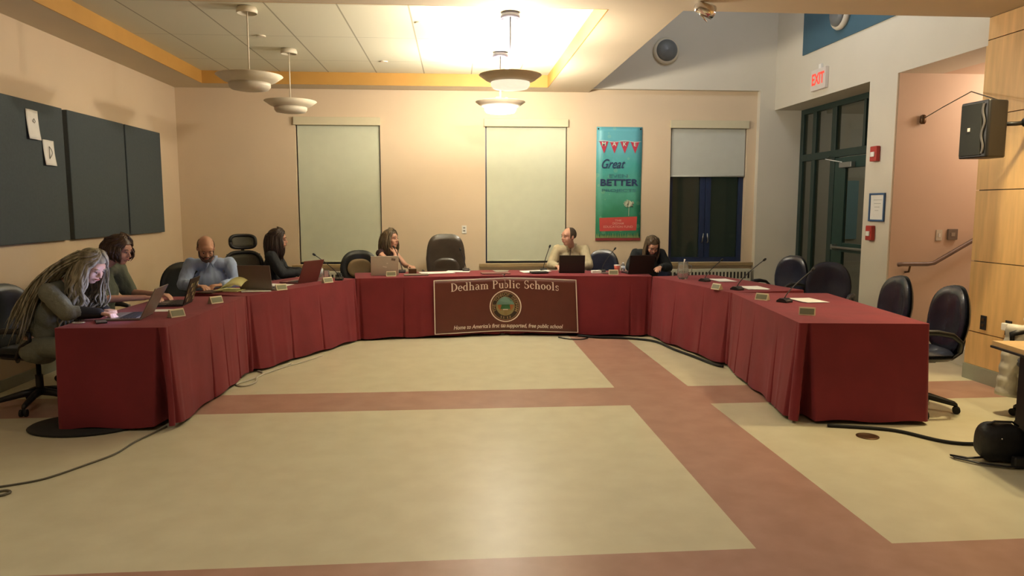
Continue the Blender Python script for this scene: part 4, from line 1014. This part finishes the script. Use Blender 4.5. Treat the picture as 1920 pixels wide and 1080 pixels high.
# 2: woman with a brown bob and olive top
o, J = person('person with a brown bob in an olive short-sleeved top typing at the left table', (-3.30, 6.78, 0), dirz(1, -.10), (.0, .27, 1.215), R(-6), R(-16), [(-.19, .12, 1.03), (.19, .12, 1.03)], [(-.25, .20, .80), (.25, .22, .80)], [(-.12, .55, .80), (.13, .55, .80)], [(.3, 1, -.05), (-.3, 1, -.05)], body=1.12, chest=(0, .07, .82), curl=(.5, .5))
brows(o, J, HM['auburn'])
top_(o, J, mat('top_olive', (.10, .115, .075), .85, var=.12, bump=.3, bscale=40), 'top', .92, .022, fs=.011, wv=.012, slp=.035)
bottoms(o, J, mat('trousers_dark', (.02, .02, .02), .8))
hair(o, J, HM['auburn'], .10, n=220, seed=5, gap=50, wave=.002, r=.011, vol=1.10, thick=1.6, curlin=.02, spread=.3, seg=5)

# 3: bald man in a light blue shirt
o, J = person('person with a bald head and short beard in a light blue shirt, reading', (-2.66, 8.02, 0), dirz(.30, -.95), (.03, .27, 1.175), R(8), R(-34), [(-.19, .09, .99), (.19, .09, .99)], [(-.27, .22, .80), (.27, .24, .80)], [(-.10, .44, .80), (.13, .46, .80)], [(.8, .5, 0), (-.7, .6, 0)], body=1.12, chest=(0, .06, .80), curl=(.7, .7))
brows(o, J, HM['short'])
sh3 = top_(o, J, mat('shirt_light_blue', (.34, .44, .66), .8, var=.10, scale=25, stretch=(1, 1, .1)), 'shirt', 1.9, .016, fs=.011, wv=.010)
cl = MB(); nbp = J['nb']
for sx in (-1, 1): cl.tube([nbp+Vector((sx*.01, -.055, .045)), nbp+Vector((sx*.065, -.02, .05)), nbp+Vector((sx*.06, .04, .03)), nbp+Vector((sx*.02, .095, -.02)), nbp+Vector((sx*.035, .11, -.06))], [.016, .018, .018, .016, .006], 8, flat=.5)
cl.build('collar', sh3.data.materials[0], o, smooth=True)
bottoms(o, J, bpy.data.materials['trousers_dark'])
shortcap(o, J, HM['stub'], 1.25, 2.1, 75, 1.01)
bd = MB(); H = J['H']
bd.tube([H(-.066, .02, -.02), H(-.058, .045, -.06), H(-.03, .072, -.088), H(0, .082, -.098), H(.03, .072, -.088), H(.058, .045, -.06), H(.066, .02, -.02)], [.006, .013, .017, .018, .017, .013, .006], 10)
bd.tube([H(-.028, .086, -.066), H(-.022, .094, -.042), H(0, .099, -.040), H(.022, .094, -.042), H(.028, .086, -.066)], .005, 8)
bd.build('beard', mat('beard_grey_brown', (.09, .06, .05), .8, var=.3, scale=60), o, smooth=True)

# 4: woman in black with long dark hair, turned to the right
o, J = person('person with long dark brown hair in a black jacket, turned toward the room', (-2.27, 9.16, 0), dirz(.99, .08), (.0, .06, 1.20), R(4), R(-4), [(-.17, .0, 1.0), (.17, .0, 1.0)], [(-.22, .10, .78), (.22, .14, .79)], [(-.08, .32, .80), (.12, .36, .80)], [(.3, 1, 0), (-.2, 1, 0)], body=1.0)
brows(o, J, HM['dark'])
top_(o, J, mat('jacket_black', (.013, .016, .02), .8, var=.15), 'jacket', 1.9, .02, fs=.012, wv=.010)
bottoms(o, J, bpy.data.materials['trousers_dark'])
hair(o, J, HM['dark'], .25, n=190, seed=8, gap=52, wave=.005, r=.010, vol=1.08, thick=1.3, seg=7)

# 5: woman in a sleeveless top, chin near her hand
o, J = person('person with long light brown hair in a sleeveless top, one arm bare, facing right', (-1.0, 10.02, 0), dirz(.86, -.50), (-.01, .12, 1.165), R(2), R(4), [(-.165, .06, .98), (.165, .06, .98)], [(-.22, .22, .79), (.20, .30, .81)], [(-.02, .42, .80), (.10, .27, .96)], [(.5, .8, 0), (-.45, -.35, .75)], body=.95, curl=(.6, 1.0), hup=((0, 0, 1), (.3, .9, .2)))
brows(o, J, HM['brown'])
top_(o, J, mat('top_black_red', (.035, .012, .012), .8), 'top', .05, .010, fs=.010, wv=.005, slp=.004)
bottoms(o, J, bpy.data.materials['trousers_dark'])
hair(o, J, HM['brown'], .22, n=190, seed=9, gap=55, wave=.006, r=.010, vol=1.08, thick=1.4, seg=7)

# 6: balding man in a tan shirt
o, J = person('person with a balding head in a tan shirt looking left behind a black laptop', (1.63, 10.10, 0), dirz(-.25, -.97), (.02, .22, 1.195), R(-46), R(-3), [(-.19, .07, 1.00), (.19, .07, 1.00)], [(-.26, .22, .80), (.27, .18, .80)], [(-.20, .44, .80), (.16, .42, .80)], [(.3, 1, 0), (-.5, .9, 0)], body=1.06, curl=(.6, .6))
J_yaw = 1
brows(o, J, HM['short'])
sh6 = top_(o, J, mat('shirt_tan', (.46, .40, .26), .85, var=.10, scale=12), 'shirt', 1.9, .018, fs=.011, wv=.012)
st6 = MB(); nbp = J['nb']
for sx in (-1, 1): st6.tube([nbp+Vector((sx*.01, -.055, .045)), nbp+Vector((sx*.065, -.02, .05)), nbp+Vector((sx*.06, .04, .03)), nbp+Vector((sx*.02, .095, -.02)), nbp+Vector((sx*.035, .11, -.06))], [.016, .018, .018, .016, .006], 8, flat=.5)
st6.build('collar', sh6.data.materials[0], o, smooth=True)
c6 = J['chest']; pk = MB().tube([nbp+Vector((0, .10, -.03)), c6+Vector((0, .155, .08)), c6+Vector((.005, .165, -.04)), c6+Vector((0, .15, -.16))], .008, 6, flat=.5).build('placket', mat('placket_brown', (.10, .07, .045), .8), o, smooth=True)
bottoms(o, J, bpy.data.materials['trousers_dark'])
shortcap(o, J, HM['short'], .35, 2.15, 66, 1.04)

# 7: woman in black looking down
o, J = person('person with long brown hair in a black top looking down at a laptop', (2.66, 9.86, 0), dirz(-.12, -1), (-.03, .24, 1.085), R(10), R(-38), [(-.17, .10, .96), (.17, .10, .96)], [(-.26, .18, .78), (.26, .20, .79)], [(-.12, .40, .80), (.12, .40, .80)], [(.4, 1, 0), (-.4, 1, 0)], body=1.0, curl=(.5, .5), chest=(0, .06, .78))
brows(o, J, HM['chest'])
top_(o, J, mat('top_black', (.012, .016, .017), .85), 'top', 1.9, .02, fs=.011, wv=.010)
bottoms(o, J, bpy.data.materials['trousers_dark'])
hair(o, J, HM['chest'], .22, n=200, seed=12, gap=66, wave=.006, r=.009, vol=1.02, thick=.7, seg=7, drift=(.12, 0, 0))

# ------------------------------------------------------------------ things on the tables
def laptop(label, x, y, rz, m, w=.34, d=.235, lid=105, screen=None, decals=None, logo=None):
    """user sits at -y and looks toward +y"""
    o = thing('laptop', label, 'laptop', (x, y, ZC+.001), rz)
    MB().bb(-w/2, w/2, -d/2, d/2, 0, .016).build('base', m, o, bevel=.004)
    kb = MB()
    for r_ in range(5):
        for c in range(12): kb.box((-w*.43+c*w*.078, .085-r_*.024, .0175), (w*.066, .019, .003))
    kb.build('keyboard', M['dark'], o)
    MB().bb(-.05, .05, -.10, -.045, .0162, .0172).build('trackpad', M['greylap'], o)
    a = R(lid-90); T = Matrix.Translation((0, d/2-.002, .016)) @ Matrix.Rotation(-a, 4, 'X')
    ld = MB().box((0, .004, d*.5), (w, .008, d), X=T).build('screen_lid', m, o, bevel=.003)
    MB().box((0, -.0008, d*.51), (w*.93, .001, d*.84), X=T).build('display', screen or M['screenlow'], ld)
    if logo: MB().box((0, .0085, d*.55), (.04, .001, .035), X=T).build('logo', logo, ld)
    if decals:
        rn = random.Random(int(abs(x)*100))
        for (dx, dz, sw, shh, mm) in decals: MB().box((dx, .0088, dz), (sw, .001, shh), rot=(0, rn.uniform(-.3, .3), 0), X=T).build('sticker', mm, ld)
    return o
laptop('dark brown laptop seen from the side, in front of the woman with long grey-blond hair', -2.52, 5.72, dirz(1, .12), M['greylap'], .36, .25, 118, M['screen'])
dm = [mat('sticker_cream', (.40, .35, .2), .5), mat('sticker_black', (.02, .02, .02), .5), mat('sticker_olive', (.14, .13, .04), .5)]
dc = [((-.13+.065*(k % 5)), .03+.045*(k//5), .045, .032, dm[k % 3]) for k in range(20)]
laptop('laptop with a patchwork of stickers on its lid, before the woman in olive', -2.47, 6.47, dirz(1, .10), M['dark'], .33, .23, 108, M['screenlow'], dc)
laptop('grey laptop left of the woman with long dark hair', -2.02, 7.62, dirz(-.15, -1), M['greylap'], .34, .25, 102)
laptop('maroon laptop between the dark-haired woman and the water bottle', -1.78, 8.28, dirz(.88, -.47), M['maroonlap'], .34, .26, 112)
laptop('silver laptop with a dark sticker on its lid, at the left centre table', -.90, 9.15, dirz(.12, -1), M['silver'], .34, .24, 106, M['screenlow'], [(-.105, .195, .05, .03, M['greylap']), (.0, .10, .05, .012, M['white']), (-.03, .145, .02, .012, M['white'])])
laptop('black laptop in front of the balding man in tan', 1.50, 9.28, dirz(-.1, -1), M['dark'], .33, .22, 100)
laptop('black laptop in front of the woman looking down', 2.33, 9.10, dirz(.12, -1), M['dark'], .34, .235, 104)

def mic(label, x, y, rz, hx_, hy, hz, gn='gooseneck microphones on the tables'):
    o = thing('gooseneck_microphone', label, 'microphone', (x, y, ZC), rz, gn)
    inv = Matrix.Rotation(-rz, 4, 'Z'); h = inv @ Vector((hx_-x, hy-y, hz-ZC))
    MB().prism([(-.055, 0), (.055, 0), (.055, .014), (.02, .038), (-.02, .038), (-.055, .018)], -.045, .045, X=Matrix(((0, 0, 1, 0), (1, 0, 0, 0), (0, 1, 0, 0), (0, 0, 0, 1)))).build('base', M['dark'], o, bevel=.004)
    MB().bb(-.025, .025, -.05, -.035, .018, .026).build('button', M['greylap'], o)
    p0 = Vector((0, 0, .035)); p1 = Vector((h.x*.12, h.y*.12, h.z*.35+.02)); pts = []
    for k in range(13): t = k/12; pts.append(p0*(1-t)**2+p1*2*t*(1-t)+h*t*t)
    MB().tube(pts, .0048, 8).build('gooseneck', M['dark'], o, smooth=True)
    dr = (pts[-1]-pts[-2]).normalized(); MB().tube([h-dr*.012, h, h+dr*.022, h+dr*.032], [.006, .012, .012, .004], 10).build('microphone_head', M['darkm'], o, smooth=True)
mic('black gooseneck microphone leaning left beside the water bottle', -1.36, 8.50, 0, -1.60, 8.32, 1.06)
mic('black gooseneck microphone leaning left, beside the silver laptop', -.70, 9.42, 0, -.80, 9.45, 1.075)
mic('black gooseneck microphone just right of the brown chair', .13, 9.60, 0, .06, 9.65, 1.03)
mic('black gooseneck microphone leaning right, left of the balding man in tan', 1.16, 9.50, 0, 1.24, 9.50, 1.075)
mic('black gooseneck microphone leaning right, beside the red cup', 1.90, 9.28, 0, 2.06, 9.25, 1.055)
mic('black gooseneck microphone nearest the window, on the right table', 2.84, 8.02, .5, 3.06, 8.10, .99)
mic('black gooseneck microphone with long bent neck, on the middle of the right tables', 2.88, 7.16, .5, 3.18, 7.22, 1.055)
mic('black gooseneck microphone nearest the camera on the right table', 2.93, 6.19, .5, 3.26, 6.35, 1.03)

def sheets(name, label, x, y, rz, w, d, n=3, m=None, cat='papers', curlup=0):
    o = thing(name, label, cat, (x, y, ZC+.0015), rz)
    for k in range(n):
        r_ = random.Random(k+int(x*50)); dx, dy, an = r_.uniform(-.01, .01)*k, r_.uniform(-.01, .01)*k, r_.uniform(-.06, .06)*k
        z0 = .0014*k
        def fn(u, v): return ((u-.5)*w+dx, (v-.5)*d+dy, z0+.0015*(1+sin(u*4+k))+curlup*(u**2.2))
        MB().grid(fn, 10, 8).build('sheet', m or M['white'], o, smooth=True, rot=(0, 0, an))
    return o
sheets('paper_stack', 'white papers beside the microphone nearest the window on the right table', 3.08, 8.10, .1, .22, .30)
sheets('paper_stack', 'white papers behind the bent-necked microphone on the right table', 3.12, 7.30, -.05, .22, .30)
sheets('paper_stack', 'white papers nearest the camera on the right table', 3.20, 6.27, .12, .22, .30)
sheets('paper_stack', 'loose white papers in front of the empty brown chair', -.25, 9.33, .3, .42, .26, 4)
sheets('paper_stack', 'white papers curling up at the left of the balding man in tan', 1.03, 9.38, .15, .36, .26, 3, curlup=.015)
sheets('paper_stack', 'white papers under the brown chair front edge, right of the loose papers', .02, 9.50, -.05, .30, .2, 2)
sheets('paper_stack', 'white sheet behind the near nameplate on the left', -2.40, 6.06, .1, .26, .14, 1)
sheets('paper_stack', 'white sheets right of the yellow pad', -2.03, 7.46, .3, .28, .24, 2)
sheets('paper_stack', 'white sheets between the grey and maroon laptops', -1.93, 7.98, -.3, .26, .2, 3)
o = thing('legal_pad', 'yellow legal pad with a lifted page before the man in the light blue shirt', 'notepad', (-2.27, 7.50, ZC+.001), -.25)
MB().bb(-.15, .11, -.12, .12, 0, .012).build('pad', M['yellow'], o, bevel=.002)
MB().grid(lambda u, v: (-.10+.26*u, -.12+.24*v, .016+.125*sin(u*pi*.72+.1)*(.45+.55*sin(v*3))), 14, 10).build('lifted_page', M['yellow'], o, smooth=True, solid=.001)
o = thing('open_binder', 'dark open folder lying under the hands of the man in blue', 'folder', (-2.45, 7.36, ZC+.001), -.3)
MB().bb(-.09, .09, -.11, .11, 0, .010).build('cover', M['brass'], o, bevel=.003)
def plate(label, x, y, rz):
    o = thing('nameplate', label, 'nameplate', (x, y, ZC), rz, 'nameplates on the tables')
    MB().prism([(-.032, 0), (.032, 0), (.004, .062), (-.003, .062)], -.06, .06, X=Matrix(((0, 0, 1, 0), (1, 0, 0, 0), (0, 1, 0, 0), (0, 0, 0, 1)))).build('holder', M['platee'], o, bevel=.002)
    MB().add([(-.052, -.0290, .010), (.052, -.0290, .010), (.052, -.0092, .052), (-.052, -.0092, .052)], [(0, 1, 2, 3)]).build('name_strip', M['plate'], o)
plate('nameplate nearest the camera on the left table', -2.17, 5.72, dirz(-1, .75))
plate('nameplate in front of the man in the light blue shirt', -2.13, 6.52, dirz(-1, .75))
plate('nameplate in front of the grey laptop', -1.80, 7.52, dirz(-.7, .75))
plate('nameplate before the water bottle on the left', -1.45, 8.22, dirz(-.7, .75))
plate('nameplate nearest the window on the right table', 2.69, 7.22, R(-68))
plate('nameplate between the other two on the right table', 2.80, 6.36, R(-50))
plate('nameplate nearest the camera on the right table', 2.76, 5.43, R(-30))
plate('nameplate lying in front of the silver laptop', -.80, 8.93, R(8))
plate('nameplate in front of the red cup', 1.98, 8.93, R(-8))
def bottle(label, x, y, h=.2, r=.032):
    o = thing('water_bottle', label, 'bottle', (x, y, ZC))
    MB().lathe([(r*.9, 0), (r, .01), (r, h*.3), (r*.93, h*.35), (r, h*.4), (r, h*.68), (r*.75, h*.8), (r*.4, h*.9), (r*.4, h*.97)], 20).build('bottle_body', M['clear'], o, smooth=True)
    MB().lathe([(r*1.01, h*.38), (r*1.01, h*.66)], 20).build('bottle_label', M['water'], o, smooth=True)
    MB().lathe([(r*.46, h*.93), (r*.46, h*1.02)], 14).build('cap', M['white'], o)
bottle('clear water bottle with pale label beside the maroon laptop', -1.57, 8.45, .21, .034)
bottle('short clear water bottle right of the red cup', 2.165, 9.20, .13, .026)
o = thing('drinking_glass', 'clear glass tumbler beside the water bottle on the left table', 'glass', (-1.52, 8.56, ZC))
MB().lathe([(.03, 0), (.036, .11), (.033, .11), (.027, .006)], 20).build('glass', M['clear'], o, smooth=True)
o = thing('red_cup', 'red and white cup beside the microphone at the right centre table', 'cup', (2.09, 9.22, ZC))
MB().lathe([(.030, 0), (.040, .10), (.037, .10), (.028, .004)], 24).build('cup_body', M['redcup'], o, smooth=True)
MB().lathe([(.0395, .09), (.042, .094), (.0395, .1), (.036, .1)], 24).build('rim', M['white'], o, smooth=True)
o = thing('water_pitcher', 'clear water pitcher with a white stirrer on the right table', 'pitcher', (2.68, 8.32, ZC))
MB().lathe([(.05, 0), (.062, .02), (.066, .10), (.055, .17), (.06, .20), (.056, .20), (.050, .17), (.060, .10), (.056, .02)], 28).build('pitcher_body', M['clear'], o, smooth=True)
MB().tube([(.055, 0, .17), (.10, 0, .16), (.105, 0, .09), (.062, 0, .05)], .007, 8).build('handle', M['clear'], o, smooth=True)
MB().tube([(.0, 0, .02), (.01, 0, .2), (.02, 0, .235)], [.005, .006, .011], 8).build('stirrer', M['white'], o, smooth=True)
for k, (x, y, w, d_, h, m, lb) in enumerate([
    (-.50, 9.03, .30, .16, .014, 'greylap', 'dark closed notebook right of the silver laptop'),
    (1.06, 9.16, .22, .15, .018, 'dark', 'dark notebook on white papers left of the black laptop of the man in tan'),
    (-.56, 9.30, .10, .08, .06, 'brass', 'small brown box beside the microphone right of the silver laptop'),
    (.50, 9.18, .36, .22, .012, 'maroonlap', 'flat maroon folder at the middle of the centre tables'),
    (1.80, 9.14, .12, .08, .035, 'white', 'small white box right of the black laptop of the man in tan'),
    (1.96, 9.10, .20, .10, .012, 'greylap', 'flat grey case under the microphone beside the red cup')]):
    nm = {'notebook': 'notebook', 'box': 'small_box', 'folder': 'folder', 'case': 'flat_case'}[[w_ for w_ in ('notebook', 'box', 'folder', 'case') if w_ in lb][0]]
    o = thing(nm, lb, nm.replace('_', ' '), (x, y, ZC+.001+(.007 if k == 1 else 0)), .1)
    MB().bb(-w/2, w/2, -d_/2, d_/2, 0, h).build('cover', M[m], o, bevel=.003)
o = thing('mobile_phone', 'dark phone on the near corner of the left table', 'phone', (-2.62, 5.48, ZC+.001), .5)
MB().bb(-.037, .037, -.075, .075, 0, .009).build('case', M['dark'], o, bevel=.003); MB().bb(-.033, .033, -.068, .068, .009, .0096).build('display', M['greylap'], o)
o = thing('earphones', 'small tangle of white earphone cord beside the phone', 'earphones', (-2.76, 5.44, ZC+.003), 0)
MB().tube([(.04*cos(t*.8)*(1+.1*sin(t)), .025*sin(t*.8), .003+.002*sin(t*1.7)) for t in range(26)], .0025, 6).build('cord', M['cabw'], o, smooth=True)

# ------------------------------------------------------------------ floor things
def cable(label, pts, r, m, z=0):
    P_ = [Vector((x, y, z+r+.001)) for x, y in pts]; out = []
    for i in range(len(P_)-1):
        p0, p1, p2, p3 = P_[max(i-1, 0)], P_[i], P_[i+1], P_[min(i+2, len(P_)-1)]
        for k in range(6):
            t = k/6; out.append(.5*((2*p1)+(p2-p0)*t+(2*p0-5*p1+4*p2-p3)*t*t+(3*p1-p0-3*p2+p3)*t**3))
    out.append(P_[-1]); o = MB().tube(out, r, 6).build('floor_cable', m, smooth=True); return tag(o, label, 'cable')
cable('thin grey cable crossing the floor from the near left table to the left edge', [(-2.12, 5.3), (-2.15, 5.16), (-2.2, 4.95), (-2.22, 4.72), (-2.31, 4.52), (-2.40, 4.35), (-2.47, 4.27), (-2.63, 4.19), (-2.9, 4.1)], .006, M['cabg'])
cable('short curled end of grey cable on the floor at the left edge', [(-2.62, 4.10), (-2.55, 4.13), (-2.51, 4.10), (-2.54, 4.05), (-2.62, 4.04)], .007, M['cabg'])
cable('black cable on the floor from the near right table to the black bag', [(2.7, 4.93), (3.0, 4.84), (3.15, 4.75), (3.28, 4.55), (3.4, 4.47), (3.56, 4.46), (3.8, 4.5)], .012, M['darkm'])
cable('looped white cables on the floor between the two left tables', [(-1.95, 7.1), (-1.86, 6.95), (-1.90, 6.75), (-1.99, 6.55), (-1.90, 6.48), (-1.84, 6.62), (-1.88, 6.85), (-1.78, 7.1), (-1.7, 7.4)], .008, M['cabw'])
cable('second white cable along the hem of the left table', [(-1.8, 7.05), (-1.72, 7.25), (-1.55, 7.55), (-1.45, 7.8)], .006, M['cabw'])
cable('black cable along the hem of the right centre table', [(1.5, 8.75), (1.72, 8.60), (1.95, 8.55), (2.2, 8.44), (2.36, 8.25), (2.43, 7.8), (2.52, 7.4), (2.60, 7.0), (2.66, 6.9)], .014, M['darkm'])
cable('thin black cable before the banner edge on the floor', [(1.25, 8.68), (1.35, 8.56), (1.5, 8.52), (1.6, 8.6)], .007, M['darkm'])
o = thing('floor_mat', 'black oval mat under the near left table corner', 'mat', (-2.72, 5.38, .001))
MB().lathe([(.42, 0), (.43, .012), (.41, .024), (0, .026)], 40, X=Matrix.Diagonal((.92, .66, 1, 1))).build('mat', M['darkm'], o, smooth=True)
o = thing('floor_outlet_cover', 'round bronze floor outlet cover before the near right table', 'floor outlet', (2.87, 4.70, .0005))
MB().lathe([(.075, 0), (.075, .004), (.060, .007), (.055, .004), (0, .004)], 32).build('cover', M['brass'], o, smooth=True)
o = thing('desk', 'tan topped desk with black edge and side panel at the right edge', 'desk', (4.03, 3.88, 0), R(-8))
MB().bb(-.64, .6, -.36, .36, .715, .745).build('desktop', M['tan'], o); MB().bb(-.648, .6, -.368, .368, .700, .7145).build('edge_band', M['dark'], o, bevel=.003)
MB().bb(-.50, -.47, -.30, .30, .10, .70).build('side_panel', M['dark'], o, bevel=.003); MB().bb(-.47, .5, .25, .28, .3, .70).build('modesty_panel', M['dark'], o)
MB().bb(.47, .5, -.30, .30, .1, .70).build('side_panel', M['dark'], o)
for x in (-.485, .485): MB().bb(x-.03, x+.03, -.34, .34, 0.001, .10).build('foot', M['dark'], o, bevel=.006)
o = thing('camera_bag', 'black bag with a shoulder strap on the floor at the right edge', 'bag', (3.42, 4.17, 0.002), R(-12))
def bagf(u, v):
    a = u*2*pi; ph = v*pi; ca, sa = cos(a), sin(a); sx = abs(ca)**.6*(1 if ca > 0 else -1); sy = abs(sa)**.6*(1 if sa > 0 else -1)
    q = sin(ph)**.55; z = .5-.5*cos(ph)
    return (sx*.135*q*(1+.03*sin(z*9)), sy*.10*q, .002+.245*z+.012*sin(a*3+z*5)*q)
MB().grid(bagf, 40, 20).build('bag_body', mat('black_nylon', (.008, .008, .009), .55, bump=.5, bscale=25), o, smooth=True)
MB().tube([(-.09, -.02, .235), (-.05, -.03, .262), (.05, -.03, .262), (.09, -.02, .235)], .011, 8, flat=.6).build('carry_handle', M['dark'], o, smooth=True)
MB().tube([(-.11, -.04, .03), (-.19, -.02, .014), (-.27, .03, .012), (-.26, -.01, .012), (-.16, -.10, .012), (-.02, -.15, .012), (.12, -.14, .012)], .012, 8, flat=.5).build('strap', M['dark'], o, smooth=True)
MB().bb(.02, .13, -.15, -.10, .0, .07).build('side_pocket', M['dark'], o, bevel=.012)
MB().ell((-.035, -.098, .17), .006).build('zip_pull', M['chrome'], o)
# white quilted jacket on a chair behind the desk
oc = dup(ch, (4.40, 4.82, 0), dirz(-1, .05), 'office chair behind the desk, under the white quilted jacket'); 
o = thing('quilted_jacket', 'white quilted puffer jacket hanging over a chair arm behind the desk', 'jacket', (4.50, 5.13, 0), 0)
def jk(u, v):
    a = u*2*pi; z = .10+v*.62; seg_ = abs(sin(v*pi*7))**.5; ww = (.25+.02*sin(v*5))*(1-.25*max(0, v-.75)*4*.5); k = .88+.12*seg_; end = min(1, 14*min(v, 1-v)+.15)
    sx, sy = cos(a), sin(a)
    return (sx*ww*k*end, .02+sy*.105*k*end+.02*sin(a*2+v*6), z)
MB().grid(jk, 40, 90).build('torso', M['puffy'], o, smooth=True)
for sx in (-1, 1):
    MB().tube([(sx*(.20+.06*t/20), .02, -.0+.70-.55*t/20) for t in range(21)], [(.062+.012*abs(sin(t*.9))) for t in range(21)], 14).build('sleeve', M['puffy'], o, smooth=True)
MB().tube([(.10*cos(t*.6), .02+.07*sin(t*.6), .735) for t in range(11)], .035, 10).build('hood', M['puffy'], o, smooth=True)
